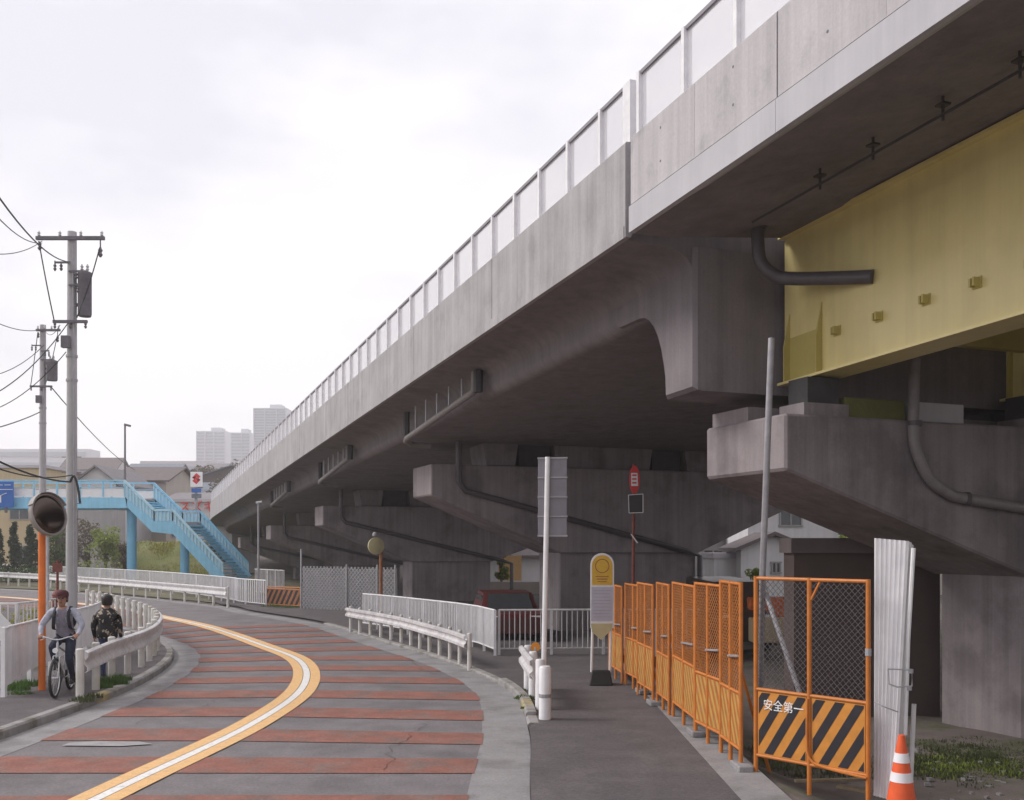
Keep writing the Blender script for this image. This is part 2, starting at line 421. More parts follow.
# ------------------------------------------------------------------ pavements and kerbs
def kerb_run(parent, pts, side, h, stone=.6, w=.15, yellow=()):
    rs = resample(pts, stone); k = 0
    for a, b in zip(rs, rs[1:]):
        d = (b - a).normalized(); nr = V3((-d.y, d.x, 0)) * side
        a2, b2 = a + d * .006, b - d * .006; k += 1
        hh = h(a) if callable(h) else h
        z = V3((0, 0, hh)); m = MB()
        lo = V3((0, 0, -.1)); ch = V3((0, 0, -.025))
        m.loft([[q + lo, q + z + ch, q + nr * .03 + z, q + nr * w + z, q + nr * w + lo] for q in (a2, b2)])
        m.build('kerb_stone', 'kerb_yellow' if any(y0 < a.y < y1 for y0, y1 in yellow) else 'kerb', parent)
def pavement(name, inner, outer, z, m, n=2):
    mb = MB(); rows = []
    for a, b in zip(inner, outer): rows.append([a.lerp(b, k / n) + V3((0, 0, z)) for k in range(n + 1)])
    mb.loft(rows, closed=False, caps=False)
    lo = [r[-1] for r in rows]; mb.loft([[p for p in lo], [p - V3((0, 0, .5)) for p in lo]], closed=False, caps=False)
    return struct(mb.build(name, m))
SWL = .12; SWR = .05
def kr(t):   # normal to the left of the road at kerb
    tg = (catmull(RL, min(t + .02, 12)) - catmull(RL, max(t - .02, 0))).normalized(); return V3((-tg.y, tg.x, 0))
tt = [i / 8 for i in range(0, 12 * 8 + 1)]
li = [catmull(RL, t) + kr(t) * .15 for t in tt]; lo_ = [catmull(RL, t) + kr(t) * (2.3 if t < 6 else 2.3 - .4 * min(1, t - 6)) for t in tt]
pl = pavement('pavement_left', li, lo_, SWL, 'asphalt_walk')
kerb_run(pl, [catmull(RL, i / 40) for i in range(8, 40 * 9)], 1, SWL + .004, yellow=((14.8, 15.8),))
# right pavement: kerb to fence strip, out to the under-viaduct area further on
rt = [i / 8 for i in range(0, 8 * 9 + 1)]
def right_outer(p, t):
    if p.y < 17: return V3((2.16, p.y, 0))
    k = sm(17, 24, p.y); return V3((2.16 + (1 - k) * 0 + k * .2, p.y + k * .8, 0)) if p.y < 21.5 else p + V3((2.6, 1.6, 0)) * (1.1)
ri, ro = [], []
for t in rt:
    p = catmull(RR, t); tg = (catmull(RR, min(t + .02, 12)) - catmull(RR, max(t - .02, 0))).normalized(); nr = V3((tg.y, -tg.x, 0))
    ri.append(p + nr * (.15 if p.y > 13.4 else .0)); ro.append(right_outer(p, t))
pr = pavement('pavement_right', ri, ro, SWR, 'asphalt_walk', 3)
kerb_run(pr, [q for q in [catmull(RR, i / 40) for i in range(8, 40 * 7)] if q.y > 13.4], -1, lambda p: SWR + .004 + (.05 if 13.6 < p.y < 17.3 else 0), yellow=((14.2, 15.2),))
mb = MB(); mb.hexa([(2.16, -10, -.2), (2.68, -10, -.2), (2.62, 14, -.2), (2.16, 14, -.2), (2.16, -10, SWR + .006), (2.68, -10, SWR + .006), (2.62, 14, SWR + .006), (2.16, 14, SWR + .006)])
mb.hexa([(2.16, 14.01, -.2), (2.62, 14.01, -.2), (2.25, 20.5, -.2), (2.16, 20.5, -.2), (2.16, 14.01, SWR + .006), (2.62, 14.01, SWR + .006), (2.25, 20.5, SWR + .006), (2.16, 20.5, SWR + .006)])
mb.build('concrete_edging', 'gutter', pr)
# asphalt apron below the viaduct beside the far guardrail
mb = MB(); mb.add([(-6.0, 30.5, .002), (2.4, 22.2, .002), (6, 24, .002), (8, 42, .002), (-6, 58, .002), (-13.5, 44.5, .002), (-9.6, 36.2, .002)], [(0, 1, 2, 3, 4, 5, 6)])
struct(mb.build('asphalt_apron', 'asphalt_walk'))
# far verge and lots
mb = MB(); mb.add([(-12.6, 42.6, -.01), (-21.5, 52.3, -.01), (-38, 63.5, -.01), (-78, 86, -.01), (-90, 120, -.01), (-20, 105, -.01), (-12, 60, -.01)], [(0, 1, 2, 3, 4, 5, 6)])
struct(mb.build('verge', 'field'))
mb = MB(); mb.add([(-9.2, 14, -.01), (-9.4, 20.5, -.01), (-10.4, 24.5, -.01), (-12.5, 28.5, -.01), (-19.5, 36.5, -.01), (-30, 44, -.01), (-44, 30, -.01), (-30, 8, -.01), (-9.3, 0, -.01)], [tuple(range(9))])
struct(mb.build('lot', 'grass_bank'))

# ------------------------------------------------------------------ viaduct frame
T0 = V3((3.15, 13.365, 0)); DIR = V3((-.365, .931, 0)).normalized(); RGT = V3((.931, .365, 0)).normalized(); SL = -.0326
S_BEND = 60.0; R_BEND = 80.0
def frame(s):
    if s <= S_BEND: return T0 + DIR * s, RGT
    a = (s - S_BEND) / R_BEND; c = T0 + DIR * S_BEND + RGT * R_BEND
    M = Matrix.Rotation(-a, 3, 'Z')
    return c - (M @ RGT) * R_BEND, M @ RGT
def V(s, o, z):
    p, r = frame(s); q = p + r * o; return V3((q.x, q.y, z + SL * s))
def vbox(mb, s0, s1, o0, o1, z0, z1, mi=0):
    return mb.hexa([V(s0, o0, z0), V(s0, o1, z0), V(s1, o1, z0), V(s1, o0, z0), V(s0, o0, z1), V(s0, o1, z1), V(s1, o1, z1), V(s1, o0, z1)], mi)
OE, OR = -1.8, 13.9; ZB, ZT, ZF = 6.39, 7.61, 8.41
GO = -.74; SOF = 5.78
cv = thing('concrete_viaduct', 'long grey concrete viaduct deck sweeping away over the row of piers', 'viaduct', V(0.1, 6, 0))
# --- box girder section with rounded outer corner
def girder_ring(s, side_o=GO, sof=SOF, oe=OE, orr=OR):
    pts = [(oe + .05, 6.82), (oe + .05, ZB + .02), (oe + .35, ZB - .01)]
    for k in range(6):            # upper fillet between cantilever and side
        a = math.pi / 2 * k / 5; pts.append((side_o - .40 + .40 * math.sin(a), ZB - .02 - .26 * (1 - math.cos(a))))
    for k in range(7):            # lower rounding
        a = math.pi / 2 * k / 6; pts.append((side_o + .22 - .22 * math.cos(a), sof + .20 - .20 * math.sin(a)))
    pts += [(orr - 1.0, sof), (orr - .8, sof + .3), (orr - .8, ZB - .2), (orr - .05, ZB), (orr - .05, 6.82)]
    return [V(s, o, z) for o, z in pts]
sl = [.2] + [.5 + i * 2.0 for i in range(29)] + [58.5 + i * 1.5 for i in range(34)]
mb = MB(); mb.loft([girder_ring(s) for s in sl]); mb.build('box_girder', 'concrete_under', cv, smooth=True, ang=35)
# --- deep end block at the joint, with its curved haunch
prof = [(.12, 6.40), (.12, 4.5), (.93, 4.5)]
for k in range(1, 9):
    a = math.pi / 2 * k / 8; prof.append((.93 + .75 * (1 - math.cos(a)) , 4.5 + (SOF + .03 - 4.5) * math.sin(a)))
prof += [(2.3, SOF + .05), (2.3, 6.40)]
mb = MB(); rings = []
for o in (GO - .004, GO + .05, GO + .12):
    ins = {GO - .004: .06, GO + .05: .012, GO + .12: 0}[o]
    rings.append([V(s_ + (ins if s_ < .2 else -ins if s_ < 2 else 0), o, z_ + (ins if z_ < 5 else 0)) for s_, z_ in prof])
rings.append([V(s_, OR - 1.06, z_) for s_, z_ in prof])
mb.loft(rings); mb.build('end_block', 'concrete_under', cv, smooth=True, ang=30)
# --- parapet in lengths
def parapet(parent, s_list, m, o0, o1, gap=.012, sides=1):
    for a, b in zip(s_list, s_list[1:]):
        mb = MB(); n = max(1, int((b - a) / 2)); rr = []
        for i in range(n + 1):
            s_ = a + gap + (b - a - 2 * gap) * i / n
            rr.append([V(s_, o0, ZB), V(s_, o0, ZT - .02), V(s_, o0 + .02 * sides, ZT), V(s_, o0 + .22 * sides, ZT), V(s_, o0 + .24 * sides, ZT - .02), V(s_, o0 + .24 * sides, ZB + .3), V(s_, o0 + .08 * sides, ZB)])
        mb.loft(rr); mb.build('parapet_panel', m, parent)
parapet(cv, [.06] + [5.0 * i for i in range(1, 21)], 'concrete', OE, 0)
parapet(cv, [.06, 12, 24, 36, 48, 60, 72, 84, 96], 'concrete', OR, 0, sides=-1)
# lower drip lip of the parapet, two shades proud
mb = MB(); mb.loft([[V(s_, OE - .012, ZB - .01), V(s_, OE - .012, ZB + .14), V(s_, OE + .03, ZB + .16), V(s_, OE + .03, ZB - .01)] for s_ in [.1] + [2 + i * 2 for i in range(48)]])
mb.build('drip_edge', 'concrete', cv)
# --- noise barrier: posts, clear panels, top rail
def barrier(parent, s_posts, wide=()):
    for i, s_ in enumerate(s_posts):
        w = .20 if i in wide else .065
        mb = MB(); vbox(mb, s_ - w / 2, s_ + w / 2, OE + .06, OE + .17, ZT + .001, ZF); mb.build('barrier_post', 'barrier_post', parent)
    for a, b in zip(s_posts, s_posts[1:]):
        if b - a > 3: continue
        mb = MB(); vbox(mb, a + .045, b - .045, OE + .105, OE + .125, ZT + .03, ZF - .035); mb.build('clear_panel', 'barrier_panel', parent)
    mb = MB(); mb.loft([[V(s_, OE + .085, ZF - .035), V(s_, OE + .085, ZF + .012), V(s_, OE + .145, ZF + .012), V(s_, OE + .145, ZF - .035)] for s_ in s_posts])
    mb.build('top_rail', 'top_rail', parent)
barrier(cv, [.16] + [.95 + i * 1.06 for i in range(72)], wide=(0,))
# --- drain pipes along the side of the girder
def vpipe(parent, pts, r, m='grey_pipe', name='drain_pipe', n=10):
    mb = MB(); mb.tube([V(*p) for p in pts], r, n); return mb.build(name, m, parent, smooth=True)
for sa, sb in ((8.2, 13.6), (20.5, 25.5), (33, 38)):
    vpipe(cv, [(sa, GO - .26, 6.3), (sa, GO - .26, 5.98), (sa + .12, GO - .24, 5.9), (sb - .1, GO - .24, 5.62), (sb, GO - .24, 5.56), (sb + .25, GO - .05, 5.52), (sb + .3, GO + .5, 5.5)], .07)
    vpipe(cv, [(sa - .12, GO - .22, 6.3), (sa - .12, GO - .22, 5.85)], .1, 'dark_steel', 'drain_box', 6)
    vpipe(cv, [(sb, GO - .22, 6.3), (sb, GO - .22, 5.6)], .08, 'dark_steel', 'drain_box', 6)
    for k in range(1, 6):
        s_ = sa + (sb - sa) * k / 6
        vpipe(cv, [(s_, GO - .24, 5.86 - .05 * k), (s_, GO - .24, 6.32)], .018, 'galv', 'hanger_rod', 5)

# ------------------------------------------------------------------ steel span
sv = thing('steel_viaduct_span', 'near viaduct span with deep mustard yellow steel girders and concrete parapet', 'viaduct', V(-8, 6, 0))
mb = MB(); ring = []
for s_ in (-42, -30, -20, -10, -5, -1.6, -1.3, -.06):
    e = .0 if s_ < -1.5 else -.055
    ring.append([V(s_, OE + .06, ZB + .055 + e), V(s_, OE + .5, ZB + .07 + e), V(s_, .45, 6.64 + e), V(s_, OR - .5, 6.64), V(s_, OR - .06, ZB + .05), V(s_, OR - .06, 6.95), V(s_, OE + .06, 6.95)])
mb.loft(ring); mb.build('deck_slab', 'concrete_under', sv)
def parapet2(s_list):
    for a, b in zip(s_list, s_list[1:]):
        mb = MB(); g = .012
        mb.loft([[V(s_, OE, ZB + .36), V(s_, OE, ZT - .02), V(s_, OE + .02, ZT), V(s_, OE + .22, ZT), V(s_, OE + .24, ZT - .02), V(s_, OE + .24, ZB + .36)] for s_ in (a + g, b - g)])
        pp = mb.build('parapet_panel', 'concrete_new', sv)
        if b > -14:
            hb_ = MB(); n = max(1, int((b - a) / 1.2))
            for i in range(n):
                for z in (ZB + .62, ZB + 1.02):
                    c = V(a + (b - a) * (i + .5) / n, OE - .002, z); hb_.prism([c + DIR * .016 * math.cos(q * math.pi / 4) + V3((0, 0, .016 * math.sin(q * math.pi / 4))) for q in range(8)], RGT * .006)
            hb_.build('tie_holes', 'hardware', pp)
            for i in range(1, n):
                s_ = a + (b - a) * i / n; hb_ = MB(); vbox(hb_, s_ - .004, s_ + .004, OE - .0015, OE + .006, ZB + .37, ZT - .03); hb_.build('form_joint', 'concrete', pp)
        mb = MB(); mb.loft([[V(s_, OE - .022, ZB + .005), V(s_, OE - .022, ZB + .335), V(s_, OE + .005, ZB + .352), V(s_, OE + .24, ZB + .352), V(s_, OE + .24, ZB + .1), V(s_, OE + .05, ZB + .005)] for s_ in (a + .003, b - .003)])
        mb.build('edge_beam', 'concrete_edge', sv)
parapet2([-42, -37, -32, -27, -22, -17.2, -12.4, -7.6, -3.1, -.06])
parapet_r = MB(); parapet_r.loft([[V(s_, OR, ZB), V(s_, OR, ZT), V(s_, OR - .24, ZT), V(s_, OR - .24, ZB + .3)] for s_ in (-42, -.06)]); parapet_r.build('parapet_panel', 'concrete_new', sv)
barrier(sv, [-41.5 + i * 1.06 for i in range(39)] + [-.14])
for gi, o in enumerate((.6, 4.6, 8.6, 12.2)):
    zt, zb = 6.62, 4.60
    mb = MB(); vbox(mb, -42, -.02, o - .02, o + .02, zb + .035, zt)
    g = mb.build('steel_girder', 'yellow_steel', sv)
    mb = MB(); vbox(mb, -42, -.0, o - .13, o + .35, zb, zb + .034); mb.build('bottom_flange', 'yellow_steel', g)
    mb = MB(); vbox(mb, -42, -.0, o - .12, o + .3, zt - .04, zt - .004); mb.build('top_flange', 'yellow_steel', g)
    for s_ in [-.14, -.8] + [-6.5 - 5 * i for i in range(7)]:
        mb = MB()
        if s_ > -1: mb.prism([V(s_, o - .021, zb + .035), V(s_, o - .12, zb + .035), V(s_, o - .12, zb + .5), V(s_, o - .021, zb + .95)], DIR * .02)
        else: mb.prism([V(s_, o + .021, zb + .035), V(s_, o + .17, zb + .035), V(s_, o + .17, zt - .05), V(s_, o + .021, zt - .05)], DIR * .016)
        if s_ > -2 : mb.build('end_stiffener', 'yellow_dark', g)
        else: mb.build('web_stiffener', 'yellow_steel', g)
    if gi == 0:
        for px, py in ((839, 331), (881, 317), (928, 300), (979, 283), (1035, 264)):
            # find s on the web plane for this pixel column
            lo, hi = -12, 0
            for _ in range(40):
                md = (lo + hi) / 2; q = V(md, o, 5.5)
                if q.x / q.y * F + 512 > px: lo = md
                else: hi = md
            q = V(lo, o, 0); z = CAM_H + (HOR - py) / F * q.y - SL * lo
            mb = MB()
            vbox(mb, lo - .06, lo + .06, o - .034, o - .0205, z - .06, z + .06); vbox(mb, lo - .045, lo - .02, o - .12, o - .034, z - .045, z + .045)
            vbox(mb, lo + .02, lo + .045, o - .10, o - .034, z - .045, z + .045)
            mb.build('lifting_lug', 'yellow_dark', g)
        # splice plate and faint welded panel lines
        mb = MB(); vbox(mb, -.78, -.06, o - .026, o - .0205, zb + .04, zb + .62); mb.build('doubler_plate', 'yellow_dark', g)
# cross frames between girders keep the dark bay closed
for s_ in (-.6, -9, -18, -27):
    for oa, ob in ((.7, 4.5), (4.7, 8.5), (8.7, 12.1)):
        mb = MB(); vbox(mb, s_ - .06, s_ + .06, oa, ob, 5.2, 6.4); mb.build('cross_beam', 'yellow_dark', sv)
# bearing below the girder ends
# drain pipe through the slab and into the web
mb = MB()
pA = P(757, 196, 11.4); 
def on_line(px, o, z=6):
    lo, hi = -20, 60
    for _ in range(50):
        md = (lo + hi) / 2; q = V(md, o, z)
        if q.x / q.y * F + 512 > px: lo = md
        else: hi = md
    return lo
s1 = on_line(758, -.15); 
pts = [V(s1, -.15, 6.62), V(s1, -.15, 6.30), V(s1 - .02, -.12, 6.08), V(s1 - .1, -.02, 5.93), V(s1 - .25, .12, 5.83), V(s1 - .9, .40, 5.68), V(s1 - 1.30, .57, 5.60)]
mb.tube(spline(pts, 5), .085, 12); mb.build('drain_pipe', 'black_pipe', sv, smooth=True)
mb = MB(); mb.lathe(V(s1, -.15, 6.52), [(.12, 0), (.12, .06), (.09, .07)], 12); mb.build('pipe_collar', 'black_pipe', sv)
# thin cable duct on hangers below the slab
mb = MB(); mb.tube([V(s_, -.62, 6.36) for s_ in (-30, -10, -2.0, -1.0)], .016, 6); mb.build('cable_duct', 'dark_steel', sv)
for px in (820, 873, 943, 1020):
    s_ = on_line(px, -.62)
    mb = MB(); mb.tube([V(s_, -.62, 6.56), V(s_, -.62, 6.30)], .015, 6); vbox(mb, s_ - .05, s_ + .05, -.67, -.57, 6.44, 6.46); mb.build('duct_hanger', 'dark_steel', sv)

# ------------------------------------------------------------------ piers
def pier(i, s0, zt, zb, zc, label):
    # heights are absolute here
    zz = lambda z: z - SL * s0
    def W(s, o, z): return V(s0 + s, o, z - SL * (s0 + s))
    t = thing('bridge_pier', label, 'bridge pier', W(0, 6.06, -.4), group='hammerhead piers of the viaduct')
    oc0, oc1, oR = (3.86, 8.34, 12.1)
    hs = .91
    if i >= 2: oc1 = 7.45
    polyc = [(0, zt - .02), (0, zb), (oc0, zc), (oc1, zc), (oR, zb), (oR, zt)]
    if i == 0: oc0 = 4.08; polyc = [(-.07, zt), (-.07, zb), (oc0, zc), (oc1, zc), (oR, zb), (oR, zt)]
    mb = MB(); mb.prism([W(-hs, o, z) for o, z in polyc], W(hs, 0, 0) - W(-hs, 0, 0))
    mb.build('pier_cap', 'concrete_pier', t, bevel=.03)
    mb = MB(); hc = .76
    mb.hexa([W(-hc, oc0, -.7), W(-hc, oc1, -.7), W(hc, oc1, -.7), W(hc, oc0, -.7), W(-hc, oc0, zc + .06), W(-hc, oc1, zc + .06), W(hc, oc1, zc + .06), W(hc, oc0, zc + .06)])
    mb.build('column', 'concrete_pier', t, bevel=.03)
    top = SOF + SL * s0 - .0
    if i == 0:
        blocks = [(.25, .95, -.86, -.35), (4.2, 5.2, -.86, -.2), (8.2, 9.2, -.86, -.2)]
        for o0, o1, sa, sb in blocks:
            mb = MB(); mb.hexa([W(sa, o0, zt), W(sa, o1, zt), W(sb, o1, zt), W(sb, o0, zt), W(sa, o0, zt + .16), W(sa, o1, zt + .16), W(sb, o1, zt + .16), W(sb, o0, zt + .16)])
            mb.build('bearing_plinth', 'concrete_pier', t)
            mb = MB(); mb.hexa([W(sa + .06, o0 + .1, zt + .16), W(sa + .06, o1 - .1, zt + .16), W(sb - .06, o1 - .1, zt + .16), W(sb - .06, o0 + .1, zt + .16), W(sa + .06, o0 + .1, 4.6), W(sa + .06, o1 - .1, 4.6), W(sb - .06, o1 - .1, 4.6), W(sb - .06, o0 + .1, 4.6)])
            mb.build('bearing', 'dark_steel', t)
        mb = MB(); mb.hexa([W(.02, .02, zt), W(.02, 12, zt), W(.88, 12, zt), W(.88, .02, zt), W(.02, .02, zt + .2), W(.02, 12, zt + .2), W(.88, 12, zt + .2), W(.88, .02, zt + .2)])
        mb.build('cap_step', 'concrete_pier', t)
        for o in (1.5, 4.5, 7.5, 10.5):
            mb = MB(); mb.hexa([W(.2, o, zt + .2), W(.2, o + .6, zt + .2), W(.8, o + .6, zt + .2), W(.8, o, zt + .2), W(.2, o, 4.5), W(.2, o + .6, 4.5), W(.8, o + .6, 4.5), W(.8, o, 4.5)])
            mb.build('bearing', 'dark_steel', t)
        def o_at(px, sv):
            lo, hi = 0, 12
            for _ in range(40):
                md = (lo + hi) / 2; q = W(sv, md, 4.3)
                if q.x / q.y * F + 512 < px: lo = md
                else: hi = md
            return lo
        for nm, pa, pb, m_ in (('gap_fill_green', 845, 905, 'grass_bank'), ('gap_fill_pale', 917, 964, 'concrete_edge')):  # blocks added to give the gap above the cap its green and lit-concrete colours
            oa, ob = o_at(pa, -.8), o_at(pb, -.8); mb = MB()
            mb.hexa([W(-.8, oa, zt), W(-.8, ob, zt), W(-.45, ob, zt), W(-.45, oa, zt), W(-.8, oa, zt + .27), W(-.8, ob, zt + .27), W(-.45, ob, zt + .27), W(-.45, oa, zt + .27)]); mb.build(nm, m_, t, bevel=.01)
        pts = [W(-.98, 1.92, 4.9), W(-.98, 1.9, 4.0), W(-1.0, 1.92, 3.72), W(-1.0, 2.12, 3.36), W(-1.0, 2.45, 3.15), W(-1.0, 2.9, 3.06), W(-1.0, 5.4, 2.80), W(-1.0, 8.5, 2.5)]
        mb = MB(); mb.tube(spline(pts, 4), .075, 10); dp = mb.build('drain_pipe', 'grey_pipe', t, smooth=True)
        for o, z in ((1.91, 4.05), (2.8, 3.07), (4.2, 2.93)):
            mb = MB(); c = W(-1.0, o, z); mb.lathe(c, [(.095, -.03), (.095, .03)], 10, 'Z' if o < 2 else 'X'); mb.build('pipe_clip', 'black_pipe', dp)
    else:
        for o0, o1 in ((1.7, 2.55), (3.85, 6.85), (8.15, 11.4)):
            mb = MB(); mb.hexa([W(-.6, o0, zt + .02), W(-.6, o1, zt + .02), W(.6, o1, zt + .02), W(.6, o0, zt + .02), W(-.6, o0 - .1, top + .03), W(-.6, o1 + .1, top + .03), W(.6, o1 + .1, top + .03), W(.6, o0 - .1, top + .03)])
            mb.build('diaphragm', 'concrete_pier', t)
        for o0, o1 in ((2.72, 3.68), (7.02, 7.98), (11.5, 11.95)):
            mb = MB(); mb.hexa([W(-.45, o0, zt), W(-.45, o1, zt), W(.45, o1, zt), W(.45, o0, zt), W(-.45, o0, top + .02), W(-.45, o1, top + .02), W(.45, o1, top + .02), W(.45, o0, top + .02)])
            mb.build('bearing', 'dark_steel', t)
        zq = lambda o: zb + (zc - zb) * o / oc0
        pts = [W(-1.0, .75, top), W(-1.0, .75, zb + .35), W(-1.0, .95, zb + .12), W(-1.0, 1.4, zb + .02), W(-1.0, 7.9, zc + .05), W(-.9, 8.4, zc - .1), W(-.86, 8.42, -.3)]
        mb = MB(); mb.tube(pts, .085, 8); mb.build('drain_pipe', 'black_pipe', t, smooth=True)
    return t
pier(0, 0, 4.10, 3.39, 2.0, 'large concrete pier with tapered cap beside the orange gate fence')
pier(1, 15.5, 4.66, 3.80, 2.22, 'concrete hammerhead pier behind the bus stop sign')
pier(2, 31.0, 4.10, 3.27, 1.72, 'concrete hammerhead pier behind the white fence and guardrail')
pier(3, 46.4, 3.57, 2.76, 1.25, 'small looking concrete pier behind the grey mesh fence')
pier(4, 61.5, 3.02, 2.25, .85, 'farthest concrete pier beside the blue footbridge stairs')

# ------------------------------------------------------------------ guardrails and white fences
def beam_rail(mb, pts, side, zc, h=.33):     # W-profile along a ground polyline
    prof = [(.0, .5), (.045, .42), (.045, .22), (.0, .08), (.0, -.08), (.045, -.22), (.045, -.42), (.0, -.5), (-.012, -.5), (.03, -.40), (.03, -.24), (-.012, -.08), (-.012, .08), (.03, .24), (.03, .40), (-.012, .5)]
    rings = []
    for i, p in enumerate(pts):
        d = (pts[min(i + 1, len(pts) - 1)] - pts[max(i - 1, 0)]).normalized(); nr = V3((d.y, -d.x, 0)) * side
        rings.append([p + nr * (a + .07) + V3((0, 0, zc + b * h)) for a, b in prof])
    mb.loft(rings)
def guardrail(label, pts, side, z0, top, step, r=.057, end=True, post_mat='white_post', rail_mat='white_rail', group='white roadside guardrails', h=.33):
    pts = [V3(p) for p in pts]; fine = spline(pts, 8)
    t = thing('guardrail', label, 'guardrail', (pts[0].x, pts[0].y, z0), group=group)
    mb = MB(); beam_rail(mb, [V3((p.x, p.y, 0)) for p in fine], side, top - h / 2, h); mb.build('rail', rail_mat, t, smooth=True, ang=50)
    rs = resample(fine, step)
    if (rs[-1] - fine[-1]).length > step * .4: rs.append(fine[-1])
    for p in rs:
        mb = MB(); mb.lathe((p.x, p.y, 0), [(r, z0 - .05), (r, top + .03), (r * .7, top + .045)], 10); mb.build('post', post_mat, t, smooth=True)
    return t
def picket_fence(label, pts, z0, h, step=.12, panel=1.0, m='white_paint', pr=.009, group='white picket railings', name='railing_fence', z0b=None, post_r=.03, kind_joined=False):
    t = thing(name, label, 'fence', (pts[0][0], pts[0][1], z0), group=group)
    fine = [V3((p[0], p[1], 0)) for p in pts]
    mb = MB(); mb.tube([p + V3((0, 0, z0 + h)) for p in fine], .022, 8); mb.build('top_rail', m, t, smooth=True)
    mb = MB(); mb.tube([p + V3((0, 0, z0 + .14)) for p in fine], .018, 8); mb.build('bottom_rail', m, t, smooth=True)
    rs = resample(fine, step)
    pm = MB(); pm.tube([(0, 0, z0 + .14), (0, 0, z0 + h)], pr, 6, caps=False); me = pm.mesh('picket', m)
    pj = MB()
    for p in rs:
        if kind_joined: pj.tube([p + V3((0, 0, z0 + .14)), p + V3((0, 0, z0 + h))], pr, 5, caps=False)
        else:
            o = link('picket', me, t); o.location = V3((p.x, p.y, 0)) - V3((0, 0, 0)); o.location = (p.x - LOC[t.name].x, p.y - LOC[t.name].y, -LOC[t.name].z)
    if kind_joined: stuff(pj.build('pickets', m, t))
    for p in resample(fine, panel):
        mb = MB(); mb.box((p.x, p.y, z0 + (h + .02) / 2 - .03), (post_r * 2, post_r * 2, h + .06)); mb.build('post', m, t)
    return t
# inner bend guardrail by the cyclist
gp = [G(80, 699, SWL), G(104, 685, SWL), G(126, 674.5, SWL), G(143, 666, SWL), G(154, 656, SWL), G(157, 645, SWL), G(148, 634, SWL), G(128, 624.5, SWL), G(108, 617, SWL), G(86, 611, SWL)]
guardrail('curved white guardrail round the inside of the bend beside the cyclist', gp, 1, SWL, SWL + .72, 1.0, r=.062)
# end post of that rail is thicker
# right guardrail
gp = [G(469.5, 668, SWR), G(452, 660, SWR), G(430, 652, SWR), G(405, 643.5, SWR), G(380, 637, SWR), G(357, 632, SWR), G(349, 630, SWR)]
guardrail('white guardrail in front of the picket railing below the viaduct', gp, -1, SWR, SWR + .64, .78, r=.045, h=.26)
# short rail end-on by the sign post
gp = [G(545, 719, SWR), G(540, 709, SWR), G(533, 698, SWR), G(528, 689, SWR)]
tS = thing('guardrail', 'short white guardrail seen end on at the foot of the sign pole', 'guardrail', gp[0], group='white roadside guardrails')
for i, p in enumerate(gp):
    mb = MB(); r_ = .085 if i == 0 else .07
    mb.lathe((p.x, p.y, 0), [(r_, 0), (r_, .70 + SWR), (r_ * .8, .73 + SWR)], 12); mb.build('post', 'white_paint', tS, smooth=True)
mb = MB(); beam_rail(mb, [V3((p.x - .04, p.y, 0)) for p in gp[1:]], -1, SWR + .58, .3); mb.build('rail', 'white_rail', tS, smooth=True)
mb = MB(); mb.lathe((gp[0].x, gp[0].y, SWR + .3), [(.088, 0), (.088, .05)], 12); mb.build('clamp_band', 'galv_dull', tS)
p = P(535.5, 647, 16.4)
dl = thing('delineator', 'small post with round amber reflector behind the short guardrail', 'reflector post', (p.x, p.y, SWR))
mb = MB(); mb.tube([(p.x, p.y, SWR - .02), (p.x, p.y, p.z)], .03, 8); mb.build('stem', 'white_post', dl)
mb = MB(); mb.lathe((p.x, p.y - .02, p.z), [(.075, 0), (.075, .03), (.06, .045)], 16, 'Y'); mb.build('reflector', 'amber', dl)
# railing behind the right guardrail then square across the pavement
pf = [G(495, 655.5, SWR), G(478, 648.5, SWR), G(455, 643, SWR), G(430, 638.5, SWR), G(400, 633, SWR), G(380, 629.8, SWR), G(363, 627.5, SWR)]
picket_fence('white picket railing running along behind the right hand guardrail', pf, SWR, .98, .085, .95, pr=.016)
pf = [G(499, 655, SWR), G(560, 654.5, SWR), G(640, 654, SWR), G(700, 654, SWR)]
picket_fence('white picket railing standing square across the pavement by the bus stop', pf, SWR, .98, .115, 1.15, m='white_rail', pr=.012)
# far side of the road
far = [catmull(RR, t) for t in [8.55, 8.8, 9.1, 9.4, 9.7, 10, 10.3, 10.6, 11, 11.3]]
def shift(pts, d):
    out = []
    for i, p in enumerate(pts):
        g = (pts[min(i + 1, len(pts) - 1)] - pts[max(i - 1, 0)]).normalized(); out.append(p + V3((g.y, -g.x, 0)) * d)
    return out
fr = [G(228, 607.5), G(205, 604.5), G(170, 600.5), G(130, 596), G(90, 592), G(50, 588), G(0, 584.5), G(-60, 580)]
guardrail('long white guardrail along the far side of the bend', fr, -1, 0, .78, 1.55, r=.055)
ff = [G(266, 607.5), G(240, 604.5), G(232, 602.5), G(200, 597.5), G(150, 591), G(100, 586.5), G(50, 582.5), G(0, 579.5), G(-60, 576)]
picket_fence('long white picket railing behind the far guardrail below the footbridge', spline(ff, 6), 0, 1.06, .2, 1.9, pr=.03)
sf = [G(284, 597), G(255, 594)]
picket_fence('short pale railing standing at the foot of the blue stairs', [sf[0], sf[1]], 0, 1.25, .16, 1.0, pr=.02, m='white_rail')

